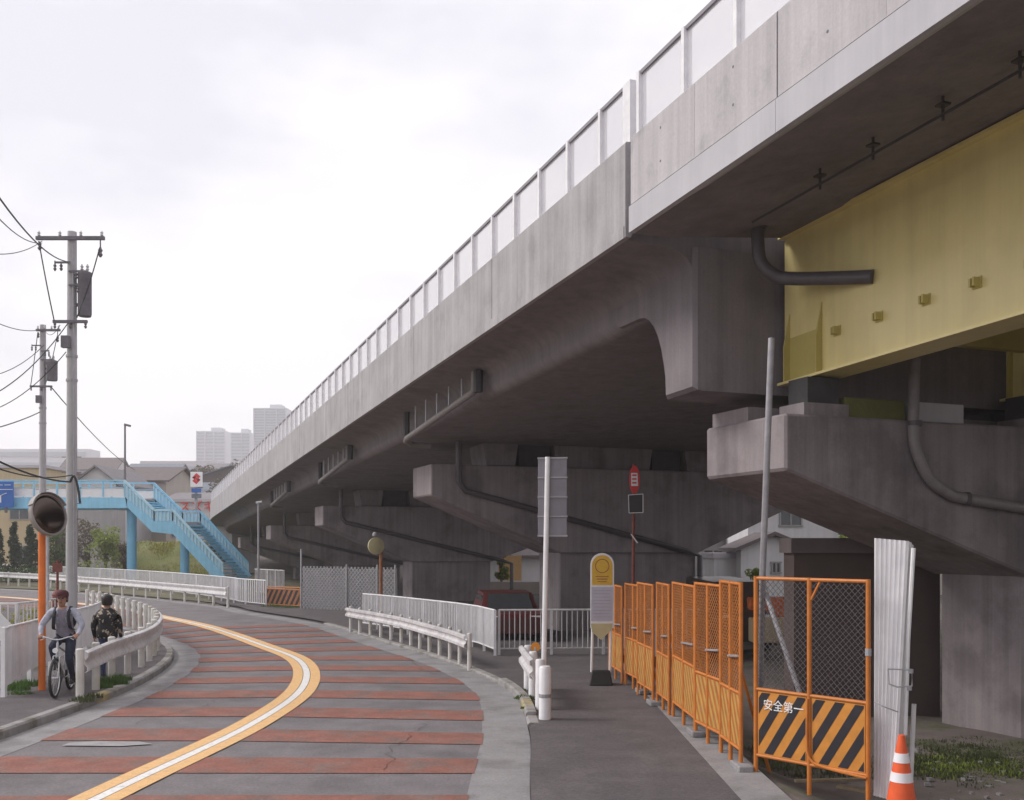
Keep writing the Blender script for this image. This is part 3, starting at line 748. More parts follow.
# left lot: sheet panel fence, railing, mirror
wp = [G(7, 697, SWL), G(40, 682, SWL), G(66, 669, SWL), G(92, 657, SWL), G(101, 650, SWL)]
wf = thing('panel_fence', 'white corrugated sheet panel fence behind the orange mirror pole', 'fence', wp[0])
wfs = resample(spline(wp, 8), .09)
mb = MB(); rr = []
for i, p in enumerate(wfs):
    d = (wfs[min(i + 1, len(wfs) - 1)] - wfs[max(i - 1, 0)]).normalized(); nr = V3((d.y, -d.x, 0)); off = .012 if (i // 2) % 2 else -.012
    q = p + nr * off; k = min(1, i / 14)
    zl = SWL + .16 + .12 * math.sin(min(1, k) * 1.5)
    rr.append([V3((q.x, q.y, zl)), V3((q.x, q.y, SWL + 1.06)), V3((q.x, q.y, SWL + 1.06)) - nr * .004, V3((q.x, q.y, zl)) - nr * .004])
mb.loft(rr); mb.build('sheet', 'white_sheet', wf)
mb = MB(); mb.tube([V3((p.x, p.y, SWL + 1.07)) for p in wfs], .02, 6); mb.build('top_rail', 'white_paint', wf)
for p in resample(spline(wp, 8), 1.3):
    mb = MB(); mb.box((p.x - .05, p.y, SWL + .5), (.07, .07, 1.14)); mb.build('post', 'white_paint', wf)
lp = [P(-30, 627, 21.0), P(16, 625, 21.0), P(60, 621, 23)]
picket_fence('low pale railing with planting behind the white sheet fence', [(q.x, q.y) for q in lp], .0, 1.22, .16, 1.0, m='white_rail', pr=.014)

def tube_thing(name, label, cat, pts, r, m, n=8, group=None):
    mb = MB(); mb.tube(pts, r, n); o = mb.build(name, m, None, smooth=True); return tag(o, label, cat, group)
pm = G(42, 690, SWL)
tm = thing('traffic_mirror', 'round convex traffic mirror on a bright orange pole beside the cyclist', 'traffic mirror', pm)
mb = MB(); mb.tube([pm, V3((pm.x, pm.y, 2.72))], .055, 12); mb.build('pole', 'mirror_orange', tm, smooth=True)
mc = P(47.5, 515, pm.y - .18)
mrot = Matrix.Rotation(math.radians(66), 3, 'Z') @ Matrix.Rotation(math.radians(-12), 3, 'X')
def disc(mb, c, rot, prof, n=28, sc_=.88):
    rings = [[c + rot @ V3((sc_ * r * math.cos(2 * math.pi * k / n), h, sc_ * r * math.sin(2 * math.pi * k / n))) for k in range(n)] for r, h in prof]
    mb.loft(rings)
mb = MB(); disc(mb, mc, mrot, [(.36, .05), (.385, .02), (.385, -.05), (.36, -.06), (.35, -.02), (.001, -.02)]); rim = mb.build('rim', 'mirror_rim', tm, smooth=True)
mb = MB(); disc(mb, mc, mrot, [(.348, -.022)] + [(.348 * math.cos(a), -.022 - .07 * math.sin(a)) for a in [.25, .5, .75, 1.0, 1.25, 1.55]]); mb.build('mirror_face', 'mirror_glass', rim, smooth=True)
mb = MB(); rings = []
for k in range(13):       # visor over the top
    a = math.radians(25 + 130 * k / 12); c_, s_ = math.cos(a), math.sin(a)
    rings.append([mc + mrot @ V3((.88 * .39 * c_, .03, .88 * .39 * s_)), mc + mrot @ V3((.88 * .40 * c_, -.09, .88 * .40 * s_)), mc + mrot @ V3((.88 * .41 * c_, -.09, .88 * .41 * s_)), mc + mrot @ V3((.88 * .40 * c_, .03, .88 * .40 * s_))])
mb.loft(rings); mb.build('visor', 'mirror_rim', rim)
mb = MB(); mb.bar((pm.x, pm.y, 2.6), mc + mrot @ V3((0, .06, -.1)), .06, .06); mb.build('bracket', 'mirror_rim', tm)
q = G(47.5, 672, 0)
tube_thing('steel_post', 'thin grey steel post standing just behind the orange mirror pole', 'post', [(q.x, q.y, -.05), (q.x, q.y, 2.6)], .035, 'galv')
# red standpipe sign
q = P(57.5, 600, 31); 
rs_ = thing('hydrant_post', 'thin dark red post with red hydrant head behind the cyclist', 'post', (q.x, q.y, 0))
mb = MB(); mb.tube([(q.x, q.y, -.1), (q.x, q.y, 2.0)], .04, 8); mb.build('post', 'rust_red', rs_)
mb = MB(); mb.lathe((q.x, q.y, .35), [(.12, 0), (.2, .1), (.2, .35), (.14, .5), (.16, .56), (.1, .68), (.02, .72)], 14); mb.build('hydrant_head', 'rust_red', rs_, smooth=True)
mb = MB(); mb.box((q.x + .02, q.y - .05, 1.75), (.3, .03, .28)); mb.build('plate', 'rust_red', rs_)

# ------------------------------------------------------------------ sign pole, bus stop, red sign
q = G(543, 707, SWR)
sp = thing('sign_pole', 'white sign pole showing the grey back of a tall panelled sign', 'sign', q)
mb = MB(); mb.tube([(q.x, q.y, SWR - .02), (q.x + .07, q.y, CAM_H + (HOR - 457) / F * q.y)], .038, 12); mb.build('pole', 'white_paint', sp, smooth=True)
c = P(552.5, 497, q.y + .06)
ht = 78 / F * q.y; wd = 29 / F * q.y
for k in range(4):
    z = c.z + ht / 2 - (k + .5) * ht / 4
    mb = MB(); mb.box((c.x, c.y, z), (wd, .02, ht / 4 - .018), rz=-.12); mb.build('sign_panel', 'sign_back', sp, bevel=.004)
for k in range(5):
    z = c.z + ht / 2 - k * ht / 4
    mb = MB(); mb.box((c.x, c.y - .014, z), (wd + .02, .03, .022), rz=-.12); mb.build('channel', 'galv_dull', sp)
# bus stop
b0 = G(600, 685, SWR); Yb = b0.y
def bp(px, py, y=None): return P(px, py, Yb if y is None else y)
bs = thing('bus_stop_sign', 'rounded yellow and white bus stop sign on a dark weighted base', 'bus stop sign', b0)
def arch(x0, x1, ytop, ybot, n=10):
    r = (x1 - x0) / 2; cx = (x0 + x1) / 2
    return [(x0, ybot)] + [(cx - r * math.cos(math.pi * k / n), ytop + r - r * math.sin(math.pi * k / n)) for k in range(n + 1)] + [(x1, ybot)]
mb = MB(); mb.prism([bp(x, y, Yb) for x, y in arch(590.5, 614, 553, 628)] + [bp(603, 641, Yb), ][0:0], (0, .035, 0)); fr_ = mb.build('frame', 'white_paint', bs)
mb = MB(); mb.prism([bp(x, y, Yb - .006) for x, y in arch(592, 612.5, 555, 585)], (0, .01, 0)); top_ = mb.build('name_plate', 'bus_yellow', bs)
mb = MB(); mb.prism([bp(x, y, Yb - .006) for x, y in ((591.5, 587), (613, 587), (612.5, 621), (591, 621))], (0, .01, 0)); mb.build('timetable', 'bus_paper', bs)
mb = MB(); mb.prism([bp(x, y, Yb - .008) for x, y in ((591, 623.5), (612.5, 623.5), (611.5, 630), (601, 640), (592, 632))], (0, .02, 0)); mb.build('lower_plate', 'bus_cream', bs)
for r_, yy in ((7.2, 566),):
    mb = MB(); n = 24
    for k in range(n):
        a0, a1 = 2 * math.pi * k / n, 2 * math.pi * (k + 1) / n
        mb.add([bp(602.2 + rr_ * math.cos(a), yy + rr_ * math.sin(a), Yb - .008) for a in (a0, a1) for rr_ in (r_, r_ - .9)], [(0, 1, 3, 2)])
    mb.build('emblem_ring', 'rust_orange', top_)
mb = MB()
for k in range(3): mb.box(bp(602, 576.5 + k * 2.6, Yb - .008), ((13 - k * 2) / F * Yb, .003, .014))
mb.build('name_lettering', 'rust_orange', top_)
mb = MB()
for k in range(9): mb.box(bp(602, 590.5 + k * 3.3, Yb - .008), (17 / F * Yb, .003, .008))
mb.build('timetable_rows', 'galv_dull', bs)
for x in (592.5, 611):
    mb = MB(); mb.tube([bp(x, 625, Yb + .02), bp(x - 1, 672, Yb + .02)], .022, 8); mb.build('leg', 'white_paint', bs)
mb = MB(); mb.loft([[bp(589, 686, Yb - .12), bp(613, 686, Yb - .12), bp(613, 686, Yb + .3), bp(589, 686, Yb + .3)], [bp(592, 670, Yb - .04), bp(610, 670, Yb - .04), bp(610, 670, Yb + .16), bp(592, 670, Yb + .16)]])
mb.build('weighted_base', 'rubber', bs, bevel=.02)
# red oval sign behind the fence
Yr = 20.6; q = P(632.5, 600, Yr)
rd = thing('no_parking_sign', 'narrow red and white round sign with square plate on a rusty pole', 'sign', (q.x, q.y, -.3))
mb = MB(); mb.tube([(q.x, q.y, -.35), P(634, 464, Yr)], .032, 8); mb.build('pole', 'rust_red', rd)
def ell(mb, cx, cy, rx, ry, Y, th, n=24): mb.prism([P(cx + rx * math.cos(2 * math.pi * k / n), cy + ry * math.sin(2 * math.pi * k / n), Y + .0) for k in range(n)], (0, th, 0))
mb = MB(); ell(mb, 634.5, 479.5, 5.4, 14, Yr - .06, .02); dk = mb.build('disc', 'sign_red', rd)
mb = MB(); mb.prism([P(x, y, Yr - .064) for x, y in ((631.2, 473), (637.5, 473), (638, 486), (631.2, 486))], (0, .003, 0)); mb.build('white_band', 'sign_white', dk)
mb = MB()
for yy in (475.2, 479, 482.8): mb.box(P(634.4, yy, Yr - .066), (.09, .003, .035))
mb.build('band_lettering', 'sign_red', dk)
mb = MB(); mb.prism([P(x, y, Yr - .05) for x, y in ((628.5, 495), (643, 494), (643, 512.5), (629, 513))], (0, .012, 0)); pt = mb.build('square_plate', 'sign_dark', rd)
mb = MB()
for a, b in (((628.5, 495), (643, 494)), ((643, 494), (643, 512.5)), ((643, 512.5), (629, 513)), ((629, 513), (628.5, 495))): mb.bar(P(*a, Yr - .055), P(*b, Yr - .055), .014, .014)
mb.build('plate_border', 'sign_white', pt)
mb = MB(); mb.bar(P(631, 534, Yr - .05), P(637.5, 543, Yr - .05), .035, .02); mb.build('hanging_tag', 'sign_white', rd)
# small round sign on rusty pole near far pier
Ys = 34; q = P(381, 600, Ys)
r2 = thing('round_mirror', 'small round yellowish road mirror on a rusty pole behind the guardrail', 'traffic mirror', (q.x, q.y, 0))
mb = MB(); mb.tube([(q.x, q.y, -.1), P(381, 548, Ys)], .06, 8); mb.build('pole', 'rust_orange', r2)
mb = MB(); disc(mb, P(376, 546, Ys - .12), Matrix.Rotation(math.radians(30), 3, 'Z'), [(.30, .06), (.33, .03), (.33, -.03), (.29, -.05), (.001, -.09)]); mb.build('mirror_disc', 'bus_cream', r2, smooth=True)
mb = MB(); mb.lathe(P(375, 536, Ys - .1), [(.09, 0), (.09, .08), (.03, .14)], 10); mb.build('cap', 'galv_dull', r2)
# thin lamp pole at the foot of the viaduct
Yl = 45
q = P(258.5, 500, Yl); lp_ = thing('slim_pole', 'slim grey pole rising beside the viaduct edge near the stairs', 'pole', (q.x, q.y, 0))
mb = MB(); mb.tube([(q.x, q.y, -.1), (q.x, q.y, P(258, 503, Yl).z)], .05, 8); mb.build('shaft', 'galv_dull', lp_); 
mb = MB(); mb.tube([P(256, 503, Yl), P(262, 502, Yl)], .06, 6); mb.build('head', 'galv', lp_)

# ------------------------------------------------------------------ orange safety fences
def clip_poly(poly, test):     # Sutherland-Hodgman with test(p)->signed
    out = []
    for i in range(len(poly)):
        a, b = poly[i], poly[(i + 1) % len(poly)]; da, db = test(a), test(b)
        if da >= 0: out.append(a)
        if da * db < 0: k = da / (da - db); out.append((a[0] + (b[0] - a[0]) * k, a[1] + (b[1] - a[1]) * k))
    return out
def plane_fn(A, B):
    A, B = V3(A), V3(B); d = (B - A); d.z = 0; L = d.length; d.normalize(); nr = V3((d.y, -d.x, 0))
    return L, (lambda u, z, off=0: V3((A.x, A.y, 0)) + d * u + nr * off + V3((0, 0, z))), nr
def diamond(mb, fn, u0, u1, z0, z1, pitch, r):
    H = z1 - z0; W_ = u1 - u0
    k = -H
    while k < W_:
        for sgn in (1, -1):
            a = (u0 + k, z0) if sgn > 0 else (u0 + k, z1); b = (u0 + k + H, z1) if sgn > 0 else (u0 + k + H, z0)
            pa, pb = list(a), list(b)
            def cut(p, q, lim):
                f = (lim - p[0]) / (q[0] - p[0]); return [lim, p[1] + (q[1] - p[1]) * f]
            if pa[0] < u0: pa = cut(pa, pb, u0)
            if pb[0] > u1: pb = cut(pa, pb, u1)
            if pb[0] - pa[0] > .01:
                A_, B_ = fn(*pa), fn(*pb); mb.bar(A_, B_, r, r)
        k += pitch
def safety_panel(A, B, z0, zbot, zmid, ztop, label, stripe, board, group, leaf=1, wire='orange_wire', text=None, foot=True, name='safety_fence_panel', sw=.13, pitch=.1):
    L, fn, nr = plane_fn(A, B)
    t = thing(name, label, 'safety fence', (A.x, A.y, z0), group=group)
    r = .024
    us = [0.03 + (L - .06) * k / leaf for k in range(leaf + 1)]
    for u in us:
        mb = MB(); mb.tube([fn(u, z0 - .02 if foot else zbot - .05), fn(u, ztop + .02)], r, 10); mb.build('post', 'orange_pipe', t, smooth=True)
    for nm, z in (('top_rail', ztop), ('middle_rail', zmid), ('bottom_rail', zbot)):
        mb = MB(); mb.tube([fn(us[0], z), fn(us[-1], z)], .019, 8); mb.build(nm, 'orange_pipe', t, smooth=True)
    for a, b in zip(us, us[1:]):
        a1, b1 = a + .03, b - .03
        mb = MB(); mb.hexa([fn(a1, zbot + .02, -.006), fn(b1, zbot + .02, -.006), fn(b1, zbot + .02, .006), fn(a1, zbot + .02, .006), fn(a1, zmid - .02, -.006), fn(b1, zmid - .02, -.006), fn(b1, zmid - .02, .006), fn(a1, zmid - .02, .006)])
        bd = mb.build('board', board, t)
        H = zmid - zbot - .05; k = -H * .62 + .05
        while k < (b1 - a1):
            poly = [(a1 + k, zbot + .03), (a1 + k + sw, zbot + .03), (a1 + k + sw + H * .62, zmid - .03), (a1 + k + H * .62, zmid - .03)]
            poly = clip_poly(poly, lambda p: p[0] - a1 - .012); poly = clip_poly(poly, lambda p: b1 - .012 - p[0]) if poly else poly
            if len(poly) > 2:
                for s_ in (1, -1):
                    mb = MB(); mb.prism([fn(u, z, s_ * .0065) for u, z in poly], nr * s_ * .0025); mb.build('stripe', stripe, bd)
            k += sw * 2.05
        mb = MB(); diamond(mb, fn, a1, b1, zmid + .02, ztop - .02, pitch, .0042 if leaf == 2 and wire == 'grey_wire' else .0065); stuff(mb.build('wire_mesh', wire, t))
    return t, fn, nr, us
gA, gB = V3((2.56, 10.6, 0)), V3((3.44, 9.58, 0))
ga, gfn, gn, gus = safety_panel(gA, gB, SWR - .1, .235, .93, 2.10, 'orange gate panel with bold black stripes beside the white folding gate', 'black_stripe', 'orange_board', 'orange safety fences', leaf=2, wire='grey_wire', sw=.105, pitch=.065)
# corner braces and tie of the gate
mb = MB(); mb.tube([gfn(gus[1] + .02, 1.9), gfn(gus[1] + .12, 2.08)], .014, 6); mb.build('corner_brace', 'orange_pipe', ga)
mb = MB(); mb.lathe(gfn(gus[2], 1.42), [(.03, -.035), (.03, .035)], 10); mb.build('tie_band', 'galv', ga)
mb = MB(); mb.tube(spline([gfn(gus[1], .9, .03), gfn(gus[1] - .005, .5, .035), gfn(gus[1] + .03, .3, .035), gfn(gus[1] + .2, .24, .03), gfn(gus[2], .215, .03)], 4), .013, 6); mb.build('lower_brace', 'orange_pipe', ga, smooth=True)
def text_mesh(body, size, name, m, parent, origin, xdir, up, extr=.0015):
    cu = bpy.data.curves.new(name, 'FONT'); cu.body = body; cu.size = size; cu.extrude = extr; cu.resolution_u = 2
    to = bpy.data.objects.new(name, cu); COL.objects.link(to)
    bpy.context.view_layer.update()
    me = bpy.data.meshes.new_from_object(to.evaluated_get(bpy.context.evaluated_depsgraph_get()))
    bpy.data.objects.remove(to)
    xd = V3(xdir).normalized(); u = V3(up).normalized(); zd = xd.cross(u)
    M = Matrix((xd, u, zd)).transposed().to_4x4(); M.translation = V3(origin) - loc_of(parent)
    me.transform(M); me.materials.clear(); me.materials.append(MATS[m])
    return link(name, me, parent)
dg = (gB - gA).normalized()
text_mesh('安全第一', .122, 'lettering', 'lettering_white', ga, gfn(.13, .735, .012), dg, (0, 0, 1))
# run of panels back along the pavement
run_labels = ['orange wire mesh fence panel next to the striped gate', 'second orange fence panel counted back from the striped gate', 'third orange fence panel counted back from the striped gate', 'fourth orange fence panel counted back from the striped gate', 'fifth orange fence panel counted back from the striped gate', 'sixth orange fence panel counted back, near the bus stop', 'last orange fence panel, the one nearest the bus stop sign']
N = 7; hs_ = [2.03, 1.97, 1.92, 1.88, 1.84, 1.78, 1.72]
bases = [G(744, 770, SWR), G(720, 752, SWR), G(697, 736, SWR), G(672, 716, SWR), G(654, 705, SWR), G(639, 694, SWR), G(624, 684, SWR), G(610, 674, SWR)]
for k in range(N):
    A, B = bases[k], bases[k + 1]; d = (B - A).normalized()
    w_ = R.uniform(-.06, .06); nn = V3((d.y, -d.x, 0))
    A2, B2 = A + d * .03 + nn * w_, B - d * .03 + nn * R.uniform(-.06, .06)
    z0 = SWR + R.uniform(-.015, .02)
    t_, fn_, nr_, us_ = safety_panel(A2, B2, z0, z0 + .20, z0 + .80 + .02 * k % .05, hs_[k], run_labels[k], 'yellow_stripe', 'orange_board_old', 'orange safety fences', leaf=2, sw=.07, pitch=.07)
    if k in (0, 2, 3, 5):          # props and clamps on the site side
        mb = MB(); mb.tube([fn_(.5, 1.35, .05), fn_(.75, z0 - .25, .55)], .02, 6); mb.build('prop', 'orange_pipe', t_)
    mb = MB(); mb.tube([fn_(us_[0], hs_[k] * .62, -.03), fn_(us_[1], hs_[k] * .60, -.03)], .014, 6); mb.build('tie_tube', 'galv', t_)
    if k in (0, 2, 4, 5):
        mb = MB(); mb.box(fn_(.0, z0 + .03, .0), (.34, .16, .07), rz=math.atan2(d.y, d.x)); mb.build('foot_block', 'gutter', t_, bevel=.01)
# tall scaffold pipe and brace behind the gate
tube_thing('scaffold_pipe', 'tall grey scaffold pipe standing upright behind the fence corner', 'pipe', [G(760, 735, -.2) * 1.0, P(762.5, 575, 11.6), P(771.5, 338, 11.5)], .038, 'galv_dull', 10)
tube_thing('brace_pipe', 'grey pipe propped at a slant behind the striped gate', 'pipe', [P(763, 585, 11.9), P(800, 694, 11.3), P(806, 712, 11.2)], .03, 'galv_dull', 8)

# ------------------------------------------------------------------ white folding gate, cone, small debris
fg = thing('folding_gate', 'white corrugated folding gate stacked upright behind the traffic cone', 'gate', G(884, 797, -.05))
def corr(c_bl, c_br, c_tl, c_tr, ribs, depth, nm, m):
    mb = MB(); n = ribs * 4; bl, br, tl_, tr_ = c_bl, c_br, c_tl, c_tr
    nrm = (br - bl).cross(tl_ - bl).normalized(); rows = []
    for i in range(n + 1):
        u = i / n; off = nrm * depth * (1 if (i // 2) % 2 else -1)
        b_, t_ = bl.lerp(br, u) + off, tl_.lerp(tr_, u) + off
        rows.append([b_, t_, t_ - nrm * .004, b_ - nrm * .004])
    mb.loft(rows); return mb.build(nm, m, fg)
corr(P(873, 795, 9.75), P(894, 801, 9.5), P(873.5, 538, 9.75), P(908, 541, 9.62), 7, .011, 'gate_leaf', 'white_sheet')
corr(P(896, 795, 9.7), P(903, 790, 9.95), P(909.5, 541, 9.66), P(913, 546, 9.95), 2, .01, 'gate_leaf', 'white_sheet')
mb = MB(); mb.tube([P(905, 735, 9.6), P(908, 640, 9.6), P(913.5, 548, 9.6)], .022, 8); mb.build('hinge_pipe', 'white_paint', fg, smooth=True)
mb = MB(); mb.tube([P(910, 800, 9.9), P(914, 704, 9.9)], .024, 8); mb.build('stub_pipe', 'white_paint', fg)
mb = MB(); mb.tube([P(888, 669, 9.45), P(912, 670, 9.45), P(912, 686, 9.45), P(897, 687, 9.45), P(889, 684, 9.45), P(888, 669, 9.45)], .007, 6); mb.build('latch_loop', 'galv', fg)
for x, y in ((910, 671), (908.5, 688)):
    mb = MB(); mb.lathe(P(x, y, 9.6), [(.032, -.02), (.032, .02)], 10); mb.build('clamp', 'galv', fg)
mb = MB(); mb.tube(spline([P(874, 702, 9.5), P(885, 707, 9.42), P(898, 712, 9.42)], 4), .006, 5); mb.build('chain', 'galv_dull', fg)

cb = V3(((901.5 - 512) / F * 9.2, 9.2, -.02))
cn = thing('traffic_cone', 'orange traffic cone with two white bands at the lower right', 'traffic cone', cb)
H_ = .72; r0, r1 = .145, .03
def rc(z): return r0 + (r1 - r0) * (z - .03) / (H_ - .03)
mb = MB(); mb.lathe(cb, [(rc(.03), .03), (rc(H_), H_), (r1 * .6, H_ + .005)], 24); cbod = mb.build('cone_body', 'cone_orange', cn, smooth=True)
for z0_, z1_ in ((.30, .385), (.475, .56)):
    mb = MB(); mb.lathe(cb, [(rc(z0_) + .004, z0_), (rc(z1_) + .004, z1_), (rc(z1_) - .01, z1_), (rc(z0_) - .01, z0_)], 24); mb.build('white_band', 'cone_band', cbod, smooth=True)
mb = MB(); mb.box(cb + V3((0, 0, .018)), (.38, .38, .036)); mb.build('base', 'cone_orange', cn, bevel=.012)
for nm, lb, a, b, w_ in (('timber_batten', 'thin weathered batten lying on the ground under the striped gate', (795, 781), (866, 779), .05), ('timber_plank', 'short grey plank lying near the foot of the gate', (838, 786), (872, 792), .09)):
    mb = MB(); mb.bar(G(*a, -.03), G(*b, -.03), w_, .03); tag(mb.build(nm, 'timber', bevel=.004), lb, 'timber')
mb = MB()
for k in range(140):
    x, y = R.uniform(3.6, 6.6), R.uniform(8.5, 13.5); s_ = R.uniform(.012, .045)
    mb.box((x, y, ground_z(x, y) + s_ * .2), (s_ * 1.5, s_, s_ * .8), rz=R.uniform(0, 3))
o = stuff(mb.build('gravel', 'gutter')); tag(o, 'scattered pale stones on the bare earth beside the pier', 'gravel')

# ------------------------------------------------------------------ barriers under the viaduct
ra, rb_ = G(303, 609.5), G(397, 614)
L_, fn_, nr_ = plane_fn(ra, rb_)
nf = thing('mesh_fence', 'pale grey netted chain link fence closing off the space below the viaduct', 'fence', ra)
mb = MB(); rows = []
for i in range(41):
    u = L_ * i / 40; rows.append([fn_(u, .02, .03 * math.sin(i * 1.7)), fn_(u, .6, .05 * math.sin(i * .9 + 1)), fn_(u, 1.2, .04 * math.sin(i * 1.1)), fn_(u, 1.62 - .06 * abs(math.sin(i * .31)), .02)])
mb.loft(rows, closed=False, caps=False); mb.build('net_sheet', 'wall_grey', nf, smooth=True)
mb = MB(); diamond(mb, lambda u, z: fn_(u, z, .075), 0, L_, .05, 1.65, .17, .022); stuff(mb.build('wire_mesh', 'galv', nf))
for u in (0, L_ * .5, L_ * .82, L_):
    mb = MB(); mb.tube([fn_(u, -.05, .1), fn_(u, 1.75 if u else 2.3, .1)], .035, 6); mb.build('post', 'galv', nf)
sb0, sb1 = G(265, 606.5), G(301, 608.5)
safety_panel(V3((sb0.x, sb0.y, 0)), V3((sb1.x, sb1.y, 0)), 0, .1, .72, .8, 'low orange and black striped barrier at the end of the far railing', 'black_stripe', 'rust_orange', 'orange safety fences', leaf=1, sw=.14, pitch=.5, name='striped_barrier')

# ------------------------------------------------------------------ utility poles
def insul(mb, p, h=.16, r=.05): mb.lathe(p, [(r * .4, 0), (r, h * .25), (r * .5, h * .45), (r, h * .65), (r * .5, h * .85), (r * .35, h)], 8)
def utility(label, px, Y, ytop, r0, r1, arm_y, arm_x, tr, low):
    X = (px - 512) / F * Y; zt = CAM_H + (HOR - ytop) / F * Y
    t = thing('utility_pole', label, 'utility pole', (X, Y, 0), group='concrete utility poles')
    mb = MB(); mb.tube([(X, Y, -.2), (X + .02, Y, zt)], [r0, r1], 14); mb.build('shaft', 'pole_concrete', t, smooth=True)
    za = CAM_H + (HOR - arm_y) / F * Y; xa, xb = [(x - 512) / F * Y for x in arm_x]
    mb = MB(); mb.box(((xa + xb) / 2, Y - r1 - .05, za), (xb - xa, .09, .1)); arm = mb.build('crossarm', 'hardware', t)
    for k in range(4):
        x = xa + .08 + (xb - xa - .16) * k / 3
        mb = MB(); insul(mb, V3((x, Y - r1 - .05, za + .05))); mb.build('insulator', 'insulator', arm, smooth=True)
    mb = MB(); insul(mb, V3((xb - .12, Y - r1 - .05, za - .55)), .3, .07); mb.tube([(xb - .12, Y - r1 - .05, za), (xb - .12, Y - r1 - .05, za - .3)], .02, 6); mb.build('cutout_switch', 'hardware', t)
    insx = xa + .1; mb = MB(); insul(mb, V3((insx, Y - r1 - .05, za - .35)), .25, .06); mb.build('hanging_insulator', 'hardware', t)
    # transformer
    tx, ty0, ty1, tr_ = tr; x = (tx - 512) / F * Y; z0, z1 = CAM_H + (HOR - ty1) / F * Y, CAM_H + (HOR - ty0) / F * Y
    mb = MB(); mb.lathe((x, Y - .05, 0), [(tr_ * .9, z0), (tr_, z0 + .06), (tr_, z1 - .12), (tr_ * 1.06, z1 - .1), (tr_ * 1.02, z1), (tr_ * .3, z1 + .06)], 16); tf = mb.build('transformer', 'hardware', t, smooth=True)
    for dx in (-.08, .08):
        mb = MB(); insul(mb, V3((x + dx, Y - .05, z1 + .04)), .2, .05); mb.build('bushing', 'insulator', tf)
    mb = MB(); mb.box(((x + X) / 2, Y, z0 + .35), (abs(x - X), .1, .08)); mb.box(((x + X) / 2, Y, z1 - .35), (abs(x - X), .1, .08)); mb.build('transformer_bracket', 'hardware', t)
    zl = CAM_H + (HOR - low[0]) / F * Y; xa2, xb2 = [(q - 512) / F * Y for q in low[1]]
    mb = MB(); mb.box(((xa2 + xb2) / 2, Y - r1 - .06, zl), (xb2 - xa2, .08, .08)); a2 = mb.build('lower_crossarm', 'hardware', t)
    for k in range(3):
        x = xa2 + .05 + (xb2 - xa2 - .1) * k / 2; mb = MB(); insul(mb, V3((x, Y - r1 - .06, zl - .2)), .2, .045); mb.build('insulator', 'hardware', a2)
    for k in range(5):
        zk = 3.2 + k * .45
        mb = MB(); mb.tube([(X - r0 - .12, Y, zk), (X + r0 + .12, Y, zk)], .012, 5); mb.build('step_bolt', 'hardware', t)
    for zk in (zl - 1.0, zl - 1.7, 4.3):
        mb = MB(); mb.lathe((X + .01, Y, zk), [(r0 * .98, 0), (r0 * .98, .07)], 14); mb.build('band', 'galv_dull', t)
    for dz, dx, ln in ((-.95, .38, .55), (-1.35, .5, .4), (-.7, -.4, .5)):
        zc_ = za + dz; mb = MB(); mb.bar((X, Y - r1 - .05, zc_), (X + dx, Y - r1 - .05, zc_), .05, .05); mb.bar((X + dx, Y - r1 - .05, zc_ - ln / 2), (X + dx, Y - r1 - .05, zc_ + .05), .03, .03, up=(0, 1, 0)); br = mb.build('bracket_arm', 'hardware', t)
        for q in (.55, 1.0):
            mb = MB(); insul(mb, V3((X + dx * q, Y - r1 - .05, zc_ - .24)), .22, .05); mb.build('insulator', 'hardware', br)
    mb = MB(); mb.box((X - .05, Y - r0 - .1, zl - .6), (.22, .16, .34)); mb.build('junction_box', 'hardware', t)
    mb = MB(); mb.tube([(X + .1, Y - r1 - .02, za - .2), (X + .13, Y - r0, zl - .3), (X + .15, Y - r0, 1.5)], .025, 6); mb.build('conduit', 'galv_dull', t)
    # slack jumper loops
    for a, b, sag in (((xb - .12, za - .3), (X + .25, zl + .1), .5), ((xa + .1, za - .1), (xa2 + .05, zl + .02), .25)):
        pts = [V3((a[0] + (b[0] - a[0]) * k / 8, Y - r1 - .1, a[1] + (b[1] - a[1]) * k / 8 - sag * .25 * math.sin(math.pi * k / 8))) for k in range(9)]
        mb = MB(); mb.tube(pts, .018, 5); mb.build('jumper_wire', 'wire_black', t)
    return V3((X, Y, zt)), za, zl, (xa, xb), (xa2, xb2)
p1 = utility('tall concrete utility pole rising directly behind the cyclist', 71.5, 29, 232, .165, .125, 240, (39, 107), (85.5, 273, 317, .19), (323, (56, 90)))
p2 = utility('thinner utility pole further off, left of the nearer pole', 42.5, 46, 325, .17, .13, 331, (38, 62), (52.5, 361, 381, .24), (387, (32, 54)))
def wire(label, a, b, sag, r=.014, n=16, group='overhead wires'):
    a, b = V3(a), V3(b)
    pts = [a.lerp(b, k / n) - V3((0, 0, sag * 4 * (k / n) * (1 - k / n))) for k in range(n + 1)]
    return tube_thing('overhead_wire', label, 'wire', pts, r * .72, 'wire_black', 5, group)
wire('upper wire coming in from the top left to the near pole crossarm', P(-60, 105, 12), P(70, 262, 28.8), .45, .022)
wire('wire dropping to the left tip of the near pole crossarm', P(-50, 155, 14), P(42, 243, 28.8), .35, .017)
wire('nearly level wire from the left edge to the near crossarm', P(-40, 246, 18), P(42, 241, 28.8), .25, .015)
wire('wire reaching the far pole crossarm from the left edge', P(-40, 300, 32), P(40, 330, 45.8), .35, .024)
wire('wire rising from the left edge up to the near pole', P(-30, 405, 24), P(68, 323, 28.7), .35, .02)
wire('second wire rising from the left edge to the near pole', P(-30, 415, 30), P(66, 352, 28.7), .4, .018)
wire('third wire rising from the left to the lower crossarm', P(-30, 378, 38), P(44, 345, 45.7), .4, .024)
wire('thick low wire sagging from the left edge to the far pole', P(-30, 434, 34), P(40, 412, 45.7), .1, .032)
